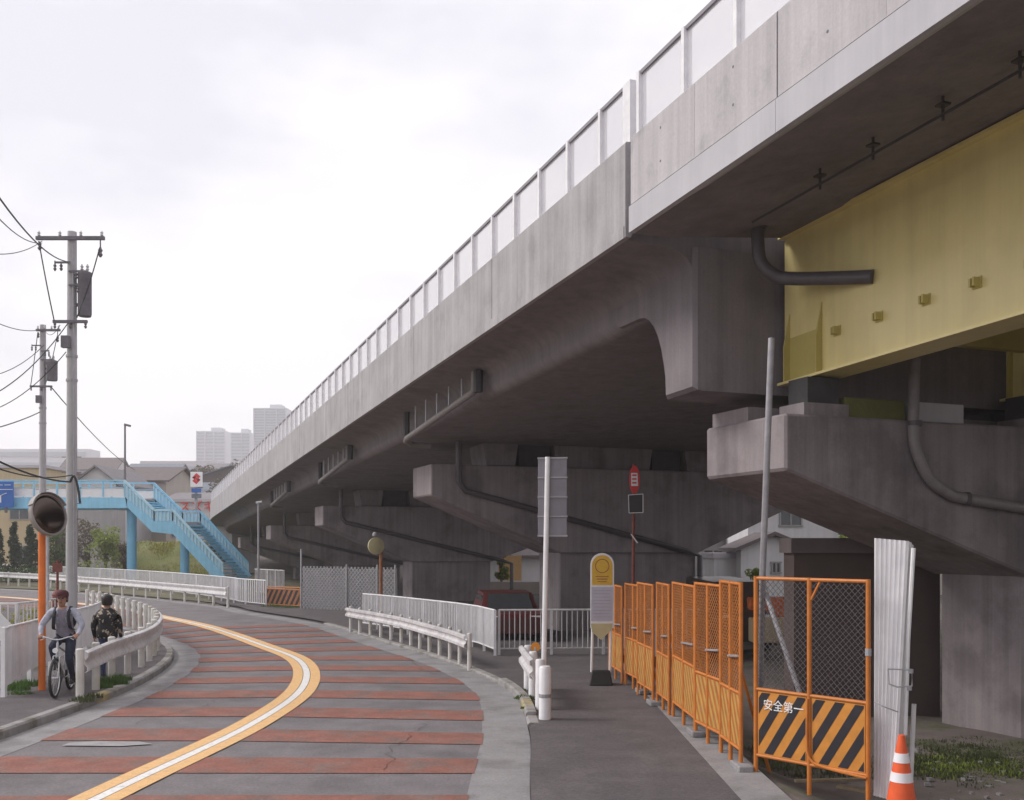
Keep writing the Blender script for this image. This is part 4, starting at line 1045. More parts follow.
wire('wire falling from the near pole towards the distant street lamp', P(52, 388, 45.6), P(135, 470, 92), .4, .035)
wire('wire between the far pole crossarm and the near pole', P(46, 332, 45.7), P(60, 325, 28.8), .2, .014)
wire('lower thick cable wrapping the near pole from the left edge', P(-40, 440, 20), P(70, 482, 28.6), .18, .035)
wire('second thick cable crossing in front of the near pole', P(-40, 452, 21), P(72, 475, 28.6), .25, .024)
tube_thing('cable_tail', 'loose dark cable tail hanging down the near utility pole', 'cable', spline([P(70, 482, 28.6), P(74, 476, 28.6), P(78, 488, 28.6), P(80, 503, 28.6)], 4), .035, 'wire_black', 6)

# ------------------------------------------------------------------ footbridge
YB = 60.0
def fb(px, py, far=0):
    p = P(px, py, YB); return p + V3((.85, 2.6, 0)) * far
fbt = thing('footbridge', 'light blue pedestrian footbridge with stairs coming down beside the viaduct', 'footbridge', fb(129, 586))
ex = 3.0
def seg_panel(nm, pts_top, pts_bot, far, m, th=.06):
    mb = MB(); n = len(pts_top)
    poly = [fb(x, y, far) for x, y in pts_top] + [fb(x, y, far) for x, y in reversed(pts_bot)]
    mb.prism(poly, (0, th, 0)); return mb.build(nm, m, fbt)
for far in (0, 1):
    seg_panel('girder', [(-60, 497), (127, 497.5)], [(-60, 509), (127, 508)], far, 'blue_bridge')
    # deck rails
    for nm, y, w_ in (('handrail', 480.5, .09), ('middle_rail', 487.5, .05)):
        mb = MB(); mb.bar(fb(-60, y, far), fb(125, y, far), w_, w_); mb.build(nm, 'blue_bridge', fbt)
    mb = MB(); mb.prism([fb(x, y, far) + V3((0, .03, 0)) for x, y in ((-60, 488.5), (124, 488.5), (124, 496.5), (-60, 496.5))], (0, .02, 0)); mb.build('infill_sheet', 'sign_white', fbt)
    for px in range(-58, 126, 23):
        mb = MB(); mb.bar(fb(px, 480.5, far), fb(px, 497, far), .08, .08, up=(0, 1, 0)); mb.build('rail_post', 'blue_bridge', fbt)
    # stair stringers
    seg_panel('stringer', [(125, 497), (155, 521), (173, 521), (222, 572), (226, 577)], [(127, 507), (152, 532), (173, 534), (210, 574), (214, 585)], far, 'blue_bridge')
    top = [(124, 480.5), (154, 510), (172.5, 510), (223, 564)]
    bot = [(124, 497), (154, 521), (172.5, 521), (223, 573)]
    for a, b in zip(top, top[1:]):
        mb = MB(); mb.bar(fb(*a, far), fb(*b, far), .11, .13); mb.build('handrail', 'blue_bridge_light' if far == 0 else 'blue_bridge', fbt)
    for a, b, c_, d_ in zip(top, top[1:], bot, bot[1:]):
        mb = MB(); q = lambda u, v: (a[0] + (b[0] - a[0]) * u, (a[1] + (b[1] - a[1]) * u) * (1 - v) + (c_[1] + (d_[1] - c_[1]) * u) * v)
        n = max(3, int(abs(b[0] - a[0]) / 3.2)); pk = MB()
        for k in range(n + 1):
            pk.bar(fb(*q(k / n, .05), far), fb(*q(k / n, .97), far), .05, .05, up=(0, 1, 0))
        pk.build('balusters', 'blue_bridge_light', fbt)
        mb.prism([fb(*q(0, .2), far) + V3((0, .05, 0)), fb(*q(1, .2), far) + V3((0, .05, 0)), fb(*q(1, .98), far) + V3((0, .05, 0)), fb(*q(0, .98), far) + V3((0, .05, 0))], (0, .02, 0))
        mb.build('infill_sheet', 'blue_bridge_light', fbt)
mb = MB(); mb.hexa([fb(-60, 499, .04), fb(126, 499, .04), fb(126, 499, .98), fb(-60, 499, .98), fb(-60, 497.8, .04), fb(126, 497.8, .04), fb(126, 497.8, .98), fb(-60, 497.8, .98)]); mb.build('deck', 'wall_grey', fbt)
mb = MB(); mb.hexa([fb(154, 525, .04), fb(174, 525, .04), fb(174, 525, .98), fb(154, 525, .98), fb(154, 521.5, .04), fb(174, 521.5, .04), fb(174, 521.5, .98), fb(154, 521.5, .98)]); mb.build('landing', 'wall_grey', fbt)
for (x0, y0), (x1, y1), n in (((127, 499.5), (154, 522), 9), ((174, 523), (222, 578), 16)):
    for k in range(n):
        xa_, xb_ = x0 + (x1 - x0) * k / n, x0 + (x1 - x0) * (k + 1.1) / n; y = y0 + (y1 - y0) * (k + .5) / n
        mb = MB(); mb.hexa([fb(xa_, y + 1.2, .035), fb(xb_, y + 1.2, .035), fb(xb_, y + 1.2, .97), fb(xa_, y + 1.2, .97), fb(xa_, y, .035), fb(xb_, y, .035), fb(xb_, y, .97), fb(xa_, y, .97)]); mb.build('tread', 'blue_bridge', fbt)
for px, ytop, r_ in ((118, 508, .29), (172, 538, .27), (-40, 508, .29)):
    q = fb(px, ytop, .45); mb = MB(); mb.lathe((q.x, q.y, 0), [(r_, -.2), (r_, q.z - .12), (r_ * 1.5, q.z - .05), (r_ * 1.5, q.z + .05)], 14); mb.build('column', 'blue_bridge_dark', fbt, smooth=True)
# blue direction sign hung on the footbridge
sg = thing('direction_sign', 'blue direction sign with white arrows hung on the footbridge', 'road sign', fb(4, 509) - V3((0, .5, 0)))
def sgp(px, py, d=.5): return fb(px, py) - V3((0, d, 0))
mb = MB(); mb.prism([sgp(-34, 482), sgp(17.5, 482), sgp(17.5, 507.5), sgp(-34, 507.5)], (0, .06, 0)); bo = mb.build('board', 'sign_blue', sg)
mb = MB()
for a, b in (((-34, 490), (17, 490)), ((5, 503), (5, 496)), ((5, 496), (11, 493.5)), ((5, 497), (-2, 493.5)), ((-6, 503), (-6, 494)), ((9, 485.5), (15, 485.5)), ((2, 485.5), (7, 485.5))): mb.bar(sgp(*a, .515), sgp(*b, .515), .07, .03)
mb.build('arrows', 'sign_white', bo)
mb = MB(); mb.bar(sgp(10, 507.5, .47), sgp(10, 513, .47), .12, .12, up=(0, 1, 0)); mb.bar(sgp(10, 500, .44), fb(10, 500), .1, .1); mb.build('bracket', 'hardware', sg)

# ------------------------------------------------------------------ houses
def house(label, px0, px1, ytop_wall, yridge, Y, depth, wall, roof, rz=0, ridge='x', wins=(), zb=0, name='house', eave=.45, group=None, yb=None):
    x0, x1 = [(q - 512) / F * Y for q in (px0, px1)]; w = x1 - x0; cx = (x0 + x1) / 2
    zw = CAM_H + (HOR - ytop_wall) / F * Y - zb; zr = CAM_H + (HOR - yridge) / F * Y - zb
    t = thing(name, label, 'house', (cx, Y + depth / 2, zb), rz, group)
    mb = MB(); mb.box((0, 0, zw / 2 - .5), (w, depth, zw + 1)); 
    if zr > zw + .2:
        if ridge == 'y': mb.prism([(-w / 2, -depth / 2 + .001, zw), (w / 2, -depth / 2 + .001, zw), (0, -depth / 2 + .001, zr - .12)], (0, depth - .002, 0))
        else: mb.prism([(-w / 2 + .001, -depth / 2, zw), (-w / 2 + .001, depth / 2, zw), (-w / 2 + .001, 0, zr - .12)], (w - .002, 0, 0))
    mb.build('wall', wall, t, world=False)
    mb = MB(); e = eave
    if zr <= zw + .2: mb.box((0, 0, zw + .12), (w + e, depth + e, .24))
    elif ridge == 'y':
        sl_ = (zr - zw) / (w / 2)
        for sg_ in (-1, 1): mb.prism([(0, -depth / 2 - e, zr), (sg_ * (w / 2 + e), -depth / 2 - e, zw - sl_ * e), (sg_ * (w / 2 + e), -depth / 2 - e, zw - sl_ * e - .16), (0, -depth / 2 - e, zr - .16)], (0, depth + 2 * e, 0))
    else:
        sl_ = (zr - zw) / (depth / 2)
        for sg_ in (-1, 1): mb.prism([(-w / 2 - e, 0, zr), (-w / 2 - e, sg_ * (depth / 2 + e), zw - sl_ * e), (-w / 2 - e, sg_ * (depth / 2 + e), zw - sl_ * e - .16), (-w / 2 - e, 0, zr - .16)], (w + 2 * e, 0, 0))
    mb.build('roof', roof, t, world=False)
    for u, z, ww, hh in wins:       # u from left in metres, z above base
        x = -w / 2 + u
        mb = MB(); fr2 = .07
        for (a, b, c2, d2) in ((x, z, ww + .14, fr2), (x, z + hh, ww + .14, fr2)): mb.box((a, -depth / 2 - .03, b), (c2, .1, d2))
        for xx in (x - ww / 2, x, x + ww / 2): mb.box((xx, -depth / 2 - .03, z + hh / 2), (.07, .09, hh - .08))
        wn = mb.build('window', 'frame_grey', t, world=False)
        mb = MB(); mb.box((x, -depth / 2 - .012, z + hh / 2), (ww, .03, hh)); mb.build('pane', 'glass_dark', wn, world=False)
    return t
house('tan rendered building behind the blue sign at the left edge', -60, 44, 468, 468, 84, 10, 'wall_cream', 'roof_pale', wins=((3.6, 4.6, 1.6, 1.2), (6.7, 4.6, 1.6, 1.2), (3.6, 1.2, 1.6, 1.4), (7, 1.0, 1.4, 1.4)))
house('white gabled house just beyond the footbridge deck', 77, 116, 480, 465, 90, 9, 'wall_white', 'roof_grey', ridge='y', wins=((1.0, 4.9, .9, .9), (2.4, 2.0, .9, 1.2)))
house('dark roofed house with broad hipped roof right of the white gable', 113, 166, 479, 463, 100, 10, 'wall_beige', 'roof_brown', wins=((1.3, 4.0, 1.2, 1.0), (4.0, 4.0, 1.2, 1.0)))
house('low dark brown house seen below the footbridge', 24, 66, 517, 508, 86, 7, 'wall_brown', 'roof_brown', wins=((1.5, 1, 1.2, 1.2),))
house('low brown roofed house behind the blue stairs', 166, 212, 499, 490, 95, 9, 'wall_beige', 'roof_grey', wins=((1.2, 3.2, 1.4, 1.0), (3.4, 3.2, 1.2, 1.0)))
house('pale shop building with red lettering behind the stairs', 176, 232, 502, 502, 82, 8, 'wall_white', 'roof_pale', wins=((3.4, 1.0, 1.8, 1.4),))
house('grey block wall building below the footbridge deck', 78, 111, 509, 509, 80, 3, 'wall_grey', 'roof_grey', eave=.1)
# red lettering on the shop fascia
q0 = P(179, 508, 81.9); ft = text_mesh('スズキ 車検', 1.0, 'shop_lettering', 'sign_red', None, q0 + V3((0, -.12, -.25)), (1, 0, 0), (0, 0, 1), .04)
tag(ft, 'red lettering along the top of the pale shop', 'lettering')
# emblem sign on mast
Ye = 76; q = P(196, 540, Ye)
em = thing('shop_sign', 'white square sign with red angular emblem on a tall mast', 'sign', (q.x, q.y, 0))
mb = MB(); mb.tube([(q.x, q.y, -.1), P(196, 474, Ye)], .12, 8); mb.build('mast', 'galv_dull', em)
mb = MB(); mb.box(P(196.5, 479.5, Ye - .15), (11.5 / F * Ye, .16, 15 / F * Ye)); eb = mb.build('sign_box', 'sign_white', em, bevel=.02)
S_ = [(-.9, .15), (.15, 1.0), (.95, .42), (.42, .10), (.15, .32), (-.08, .16), (.9, -.42 + .2), (.9, -.18), (-.1 + .05, -1.0), (-.95, -.42), (-.42, -.10), (-.15, -.32), (.08, -.16), (-.9, .05)]
for poly in ([(-.95, .22), (0, 1.0), (.95, .40), (.45, .02), (0, .36), (-.25, .18), (-.55, -.06)], [(.95, -.22), (0, -1.0), (-.95, -.40), (-.45, -.02), (0, -.36), (.25, -.18), (.55, .06)], [(-.95, .22), (-.25, .18 + .22), (.95, -.22), (.25, -.40)]):
    mb = MB(); c = P(196.3, 478.6, Ye - .25); mb.prism([c + V3((x * .33, 0, z * .42)) for x, z in poly], (0, .03, 0)); mb.build('emblem_stroke', 'sign_red', eb)
for k, y in enumerate((490.5, 496)):
    mb = MB(); mb.box(P(196.5, y, Ye - .15), (9.5 / F * Ye, .12, 4.2 / F * Ye)); mb.build('name_plate', ('sign_blue', 'roof_blue')[k], em)
# houses right of the viaduct
house('white two storey house seen between the two nearest piers', 748, 862, 497, 470, 47, 8, 'wall_white', 'roof_brown', ridge='x', wins=((2.0, 3.35, 1.0, 1.1), (4.4, 1.1, 1.2, 1.1)))
house('small white gabled porch house in front of the two storey one', 741, 806, 545, 531.5, 43, 3, 'wall_white', 'roof_brown', ridge='y', wins=((1.5, 1.25, .35, .45),), eave=.3)
house('dark netted site shed behind the striped gate', 794, 940, 553, 553, 16, .6, 'wall_brown', 'roof_brown', eave=.12, zb=-.3, name='shed')
house('low white storage unit behind the orange fence', 714, 750, 558.5, 558.5, 44, 3, 'wall_white', 'roof_pale', eave=.1, zb=-.3, name='storage_unit')
house('beige building seen through the gap above the pier cap', 900, 1010, 395, 385, 52, 8, 'wall_beige', 'roof_grey', wins=((2, 6, 1.2, 1.2), (4, 6, 1.2, 1.2)))
house('grey house half hidden beside the pier left of the white house', 690, 745, 527, 517, 52, 7, 'wall_grey', 'roof_brown', wins=((1.2, 1.2, 1, 1),))
house('beige terrace wall house glimpsed between the two middle piers', 488, 556, 552, 530, 64, 6, 'wall_white', 'roof_brown', wins=())
# distant houses on the slope
lab = 'small distant house on the hazy hillside left of the viaduct'
k = 0
for Y, rng in ((135, (150, 262)), (165, (40, 270)), (205, (-20, 280)), (260, (0, 285))):
    px = rng[0]; k = 0; Yrow = Y
    while px < rng[1]:
        wpx = R.uniform(9, 13) * 1000 / Y * .92; zb = ground_z((px - 512) / F * Y, Y); yb = HOR - (zb - CAM_H) / Y * F
        hpx = R.uniform(4.6, 6.2) / Y * F; rpx = hpx + R.uniform(1.5, 2.6) / Y * F
        house('distant hillside house, row %s behind the footbridge, %s from the left' % ({135: 'nearest', 165: 'second', 205: 'third', 260: 'farthest'}[Yrow], ['first', 'second', 'third', 'fourth', 'fifth', 'sixth', 'seventh', 'eighth', 'ninth', 'tenth'][k]), px, px + wpx, yb - hpx, yb - rpx, Y + R.uniform(-8, 8), R.uniform(7, 10), R.choice(['wall_beige', 'wall_grey', 'wall_white', 'wall_brown', 'wall_grey']), R.choice(['roof_brown', 'roof_grey', 'roof_grey', 'roof_blue', 'roof_brown']), ridge=R.choice('xxy'), wins=((R.uniform(1.5, 2.5), 3.0, 1.4, 1.1), (R.uniform(5, 6.5), 3.0, 1.4, 1.1)) if Y < 210 else (), zb=zb, name='hillside_house', group='distant houses on the hillside')
        px += wpx * R.uniform(1.05, 1.7); k += 1
# towers and long blocks on the skyline
def tower(label, px0, px1, ytop, Y, depth, floors, split=(), cat='tower block', name='tower_block', ybase=470, m='tower_wall'):
    x0, x1 = [(q - 512) / F * Y for q in (px0, px1)]; zt = CAM_H + (HOR - ytop) / F * Y; w = x1 - x0
    t = thing(name, label, cat, ((x0 + x1) / 2, Y + depth / 2, 0))
    mb = MB(); mb.box((0, 0, zt / 2), (w, depth, zt)); mb.build('wall', m, t, world=False)
    z0 = CAM_H + (HOR - ybase) / F * Y - 12; fh = (zt - z0) / floors
    for k in range(floors):
        mb = MB(); mb.box((0, -depth / 2 - .3, z0 + fh * (k + .5)), (w * .94, .8, fh * .45)); mb.build('window_band', 'tower_band', t, world=False)
    if floors > 8: mb = MB(); mb.box((w * .1, 0, zt + 1.5), (w * .35, depth * .5, 3)); mb.build('roof_plant', m, t, world=False)
    for u in split:
        mb = MB(); mb.box((-w / 2 + w * u, -depth / 2 - .9, (zt + z0) / 2), (w * .03, .9, zt - z0)); mb.build('fin', m, t, world=False)
tower('tall pale tower block rising above the viaduct parapet', 253.5, 287, 408, 640, 22, 30, (.02, .35, .7, .98))
tower('wide grey apartment block on the skyline, leftmost of three', 196.5, 226, 431, 700, 20, 17, (.02, .3, .6, .98))
tower('narrower apartment block between the wide one and the tower', 231, 250.5, 432.5, 680, 18, 17, (.02, .55, .98))
tower('long low pale block on the far left skyline', -60, 90, 449, 560, 14, 4, (), 'building', 'long_block', ybase=470)
tower('low white factory roof on the skyline left of the apartment blocks', 140, 212, 461, 420, 14, 2, (), 'building', 'factory', ybase=470, m='roof_pale')
# street lamp beyond the footbridge
Yl = 93; q = P(125, 500, Yl)
sl_ = thing('street_lamp', 'single street lamp standing above the rooftops beyond the footbridge', 'street lamp', (q.x, q.y, 0))
mb = MB(); mb.tube([(q.x, q.y, -.1), P(125, 424, Yl)], [.13, .09], 8); mb.build('shaft', 'hardware', sl_)
mb = MB(); mb.bar(P(124.5, 424.5, Yl), P(130.5, 426, Yl), .25, .2); mb.build('lamp_head', 'hardware', sl_)

# ------------------------------------------------------------------ vegetation
def leaves(mb, c, rad, n, size, rnd, shell=.35):
    c = V3(c)
    for _ in range(n):
        d = V3((rnd.gauss(0, 1), rnd.gauss(0, 1), rnd.gauss(0, 1))).normalized() * (rnd.uniform(shell, 1) ** .6)
        p = c + V3((d.x * rad[0], d.y * rad[1], d.z * rad[2]))
        a = V3((rnd.gauss(0, 1), rnd.gauss(0, 1), rnd.gauss(0, .7))).normalized(); b = a.cross(V3((rnd.gauss(0, 1), rnd.gauss(0, 1), rnd.gauss(0, 1)))).normalized()
        s_ = size * rnd.uniform(.6, 1.4)
        mb.add([p - a * s_, p + b * s_ * .45, p + a * s_, p - b * s_ * .45], [(0, 1, 2, 3)])
def tree(label, x, y, z0, h, w, m, seed, n=2200, size=.12, trunk=.4, clumps=14, group='trees and shrubs', name='tree', cone=False):
    rnd = random.Random(seed); t = thing(name, label, 'tree', (x, y, z0), group=group)
    mb = MB(); ht = h * trunk
    mb.tube([(x, y, z0 - .1), (x + rnd.uniform(-.1, .1), y, z0 + ht * .6), (x + rnd.uniform(-.15, .15), y, z0 + h * .8)], [h * .022 + .03, h * .016 + .02, .015], 7)
    cl_ = []
    for k in range(clumps):
        if cone:
            u = (k + .5) / clumps; r_ = w / 2 * (1 - u * .85); a = rnd.uniform(0, 6.28)
            cl_.append((V3((x + math.cos(a) * r_ * .4, y + math.sin(a) * r_ * .4, z0 + .15 + (h - .2) * u)), r_ * .75 + .08, h / clumps * 1.3))
        else:
            a = rnd.uniform(0, 6.28); rr = w / 2 * rnd.uniform(.1, .8); z = z0 + ht + (h - ht) * rnd.uniform(.05, .92)
            k2 = 1 - abs((z - z0 - ht) / (h - ht) - .45) * .8
            c = V3((x + math.cos(a) * rr * k2, y + math.sin(a) * rr * k2, z)); r_ = w * rnd.uniform(.12, .22)
            cl_.append((c, r_, r_ * .8)); mb.tube([(x, y, z0 + ht * rnd.uniform(.6, 1.1)), (V3((x, y, z0 + ht)) + c) / 2 + V3((0, 0, .1)), c], [.03 + h * .005, .02, .008], 5)
    mb.build('trunk', 'bark', t)
    mb = MB()
    for c, r_, rz_ in cl_: leaves(mb, c, (r_, r_, rz_), n // clumps, size, rnd)
    mb.build('crown', m, t)
    return t
q = P(106, 560, 70); tree('young tree with fresh yellow green leaves under the footbridge deck', q.x, q.y, 0, 4.3, 3.2, 'leaf_spring', 1, 1500, .12, .35)
q = P(88, 560, 72); tree('bare looking brownish shrub tree left of the fresh green one', q.x, q.y, 0, 4.2, 4.2, 'leaf_brown', 2, 1500, .1, .25)
q = P(14, 560, 68); tree('dark conical conifer nearest the left edge', q.x, q.y, 0, 3.9, 1.5, 'leaf_dark', 3, 2200, .1, .1, cone=True, name='conifer')
q = P(-2, 560, 68); tree('dark conical conifer cut by the left edge', q.x, q.y, 0, 3.5, 1.5, 'leaf_dark', 4, 1800, .1, .1, cone=True, name='conifer')
q = P(31, 560, 67); tree('broad dark conifer behind the traffic mirror pole', q.x, q.y, 0, 3.7, 1.8, 'leaf_dark', 5, 2400, .1, .1, cone=True, name='conifer')
q = P(55, 560, 70); tree('dull green shrub tree between the mirror and the pole', q.x, q.y, 0, 3.8, 2.8, 'leaf_mid', 6, 1800, .1, .2)
q = P(126, 560, 74); tree('brownish bush behind the footbridge column', q.x, q.y, 0, 3.4, 3.6, 'leaf_brown', 7, 1500, .1, .2)
# clipped hedge and grassy bank beyond the far railing
def hedge(label, a, b, h, w, m, seed, n, size=.07, z0=0):
    a, b = V3((a[0], a[1], z0)), V3((b[0], b[1], z0)); rnd = random.Random(seed); mb = MB(); L = (b - a).length
    t = thing('hedge', label, 'hedge', a)
    for k in range(int(L / .5) + 1):
        p = a.lerp(b, min(1, k * .5 / L)); leaves(mb, p + V3((0, 0, h * .5)), (.45, w / 2, h * .52), n, size, rnd, .5)
    mb.build('foliage', m, t)
    mb = MB(); mb.tube([a + V3((0, 0, .1)), b + V3((0, 0, .1))], .06, 6); mb.build('stems', 'bark', t)
q, q2 = P(78, 568, 66), P(116, 568, 66); hedge('low bright green hedge below the footbridge deck', q, q2, 1.5, 1.2, 'leaf_spring', 11, 120)
q, q2 = P(-10, 568, 64), P(76, 568, 65); hedge('dark low hedge along the yard behind the mirror', q, q2, 1.1, 1.0, 'leaf_mid', 12, 110)
mb = MB(); rows = []
for i in range(13):
    px = 136 + i * 6; rows.append([P(px, 590, 68) * 1.0, V3((P(px, 0, 70).x, 70, 1.3)), V3((P(px, 0, 73).x, 73, 2.6 + .2 * math.sin(i))), V3((P(px, 0, 79).x, 79, 2.7))])
for r_ in rows: r_[0].z = -.05
mb.loft(rows, closed=False, caps=False); struct(mb.build('grass_slope', 'grass_bank', smooth=True))
mb = MB(); rnd = random.Random(5)
for k in range(2600):
    px = rnd.uniform(136, 208); u = rnd.random(); y = 68 + 5 * u; z = 2.6 * u
    x = P(px, 0, y).x; h_ = rnd.uniform(.15, .4); a = rnd.uniform(0, 3.1); d = V3((math.cos(a) * .05, math.sin(a) * .05, 0)); t_ = V3((rnd.uniform(-.12, .12), rnd.uniform(-.12, .12), h_))
    b_ = V3((x, y, z - .03)); mb.add([b_ - d, b_ + d, b_ + t_], [(0, 1, 2)])
o = stuff(mb.build('bank_grass', 'leaf_yellow')); tag(o, 'rough yellowish grass on the bank behind the blue stairs', 'grass')
# planting in the left lot
q, q2 = P(-8, 620, 23.5), P(44, 618, 25.0); hedge('yellow green planting behind the low pale railing at left', q, q2, .95, .9, 'leaf_yellow', 14, 130, .06)
def tuft(mb, c, r, n, h, rnd):
    for _ in range(n):
        a = rnd.uniform(0, 6.28); rr = r * math.sqrt(rnd.random()); b_ = V3((c[0] + math.cos(a) * rr, c[1] + math.sin(a) * rr * .7, c[2] - .01)); f = rnd.uniform(0, 6.28)
        d = V3((math.cos(f), math.sin(f), 0)) * .008; hh = h * rnd.uniform(.4, 1) * (1.1 - .5 * rr / r); t_ = V3((rnd.uniform(-.4, .4) * hh, rnd.uniform(-.4, .4) * hh, hh))
        mb.add([b_ - d, b_ + d, b_ + t_ * .6 + d * .8, b_ + t_, b_ + t_ * .6 - d * .8], [(0, 1, 2, 3, 4)])
rnd = random.Random(21)
for nm, lb, cs, m in (('weeds', 'bright green weeds growing at the foot of the curved guardrail', [(112, 684, SWL, .28, 420, .22), (120, 681, SWL, .2, 260, .18), (104, 688, SWL, .15, 120, .15)], 'grass_green'),
                      ('weeds', 'thin grass at the foot of the guardrail end post', [(84, 701, SWL, .2, 130, .14), (94, 697, SWL, .15, 100, .12)], 'grass_dull'),
                      ('weeds', 'grass along the bottom of the white sheet fence', [(14, 690, SWL, .25, 220, .16), (24, 686, SWL, .25, 260, .16), (34, 684, SWL, .2, 150, .12), (20, 694, SWL, .2, 120, .1)], 'grass_green'),
                      ('weeds', 'small weeds on the kerb beside the sign pole', [(524, 698, SWR + .02, .16, 160, .09), (527, 708, SWR + .02, .1, 60, .06), (521, 690, SWR + .02, .1, 60, .06)], 'grass_green'),
                      ('weeds', 'weeds at the base of the striped barrier under the viaduct', [(272, 608, 0, .5, 200, .25), (288, 609, 0, .5, 200, .25), (357, 607, 0, .4, 150, .5)], 'grass_green')):
    mb = MB()
    for px, py, z, r_, n, h in cs: tuft(mb, G(px, py, z), r_, n, h, rnd)
    o = stuff(mb.build(nm, m)); tag(o, lb, 'weeds')
mb = MB()
for k in range(150):
    c = G(rnd.uniform(915, 1050), rnd.gauss(762, 9), -.3); c.z = ground_z(c.x, c.y)
    tuft(mb, c, .24, 45, .075, rnd)
for k in range(60):
    c = G(rnd.uniform(755, 870), rnd.uniform(745, 775), -.25); c.z = ground_z(c.x, c.y); tuft(mb, c, .2, 20, .12, rnd)
o = stuff(mb.build('site_grass', 'grass_dull')); tag(o, 'patchy dull grass on the bare ground beside the pier', 'grass')
mb = MB()
for k in range(40):
    c = G(rnd.choice([935, 1005, 960]) + rnd.gauss(0, 12), rnd.gauss(768, 5), -.3); c.z = ground_z(c.x, c.y); tuft(mb, c, .2, 40, .08, rnd)
o = stuff(mb.build('site_moss', 'leaf_spring')); tag(o, 'brighter yellow green clumps in the grass beside the pier', 'grass')
# right side vegetation beyond the viaduct
q = P(880, 540, 42); tree('bright green tree top showing beside the white house roof', q.x, q.y, -.3, 3.6, 4.2, 'leaf_spring', 31, 2400, .12, .2)
tree('leafy green tree beyond the viaduct above the pier cap', P(872, 0, 46).x, 46, -.3, 12.5, 5.5, 'leaf_spring', 32, 3000, .17, .3, 18)
tree('dark broad tree beyond the right edge of the viaduct', P(1090, 0, 38).x, 38, -.3, 11, 9, 'leaf_dark', 33, 3400, .17, .25, 20)
tree('dark tree behind the white house', P(800, 0, 62).x, 62, -.3, 9, 9, 'leaf_mid', 34, 3000, .17, .25, 18)
q = P(755, 575, 38); tree('small vivid green bush between storage unit and porch', q.x, q.y, -.3, 2.0, 1.0, 'leaf_spring', 35, 900, .07, .15)
q, q2 = P(758, 595, 27), P(800, 595, 27); hedge('light green hedge behind the corner of the orange fence', q, q2, 1.3, .8, 'leaf_spring', 36, 130, .05, -.3)
mb = MB(); mb.box(P(776, 600, 25.8) - V3((0, 0, .2)), (1.5, .5, .55)); fl0 = tag(mb.build('planter_box', 'flower_orange', bevel=.04), 'orange red planter in front of the green hedge', 'planter')
mb = MB(); mb.box(P(771, 630, 24.6), (1.0, .5, .6)); tag(mb.build('crate', 'wall_cream', bevel=.03), 'cream coloured crate on the ground behind the fence corner', 'crate')
q = P(513, 560, 58)
tree('green tree glimpsed between the two middle piers', P(501, 0, 54).x, 54, 0, 2.6, 1.0, 'leaf_spring', 37, 1500, .12, .2)
mb = MB(); mb.box(P(510, 568, 56), (1.3, .3, 1.4)); ob = tag(mb.build('site_hoarding', 'line_orange'), 'small orange hoarding seen between the two middle piers', 'hoarding')
mb = MB(); mb.box(P(516, 588, 50), (3.6, .3, .62)); tag(mb.build('retaining_wall', 'wall_beige'), 'low beige retaining wall seen between the two middle piers', 'wall')
# far trees on the hill
for i, (px, Y, h, w) in enumerate(((128, 118, 5, 7), (172, 126, 5.5, 7), (186, 122, 5, 8), (213, 130, 6, 9), (232, 135, 7, 10), (248, 140, 7, 10), (262, 150, 8, 10), (150, 150, 6, 9), (205, 170, 7, 10), (240, 175, 8, 12))):
    x = P(px, 0, Y).x; tree('hazy brownish hillside tree, %s of the ten counted from the left' % {0: 'first', 7: 'second', 1: 'third', 2: 'fourth', 8: 'fifth', 3: 'sixth', 4: 'seventh', 9: 'eighth', 5: 'ninth', 6: 'last'}[i], x, Y, ground_z(x, Y), h, w, 'leaf_brown', 50 + i, 1100, .3, .2, 10, group='trees on the hillside')

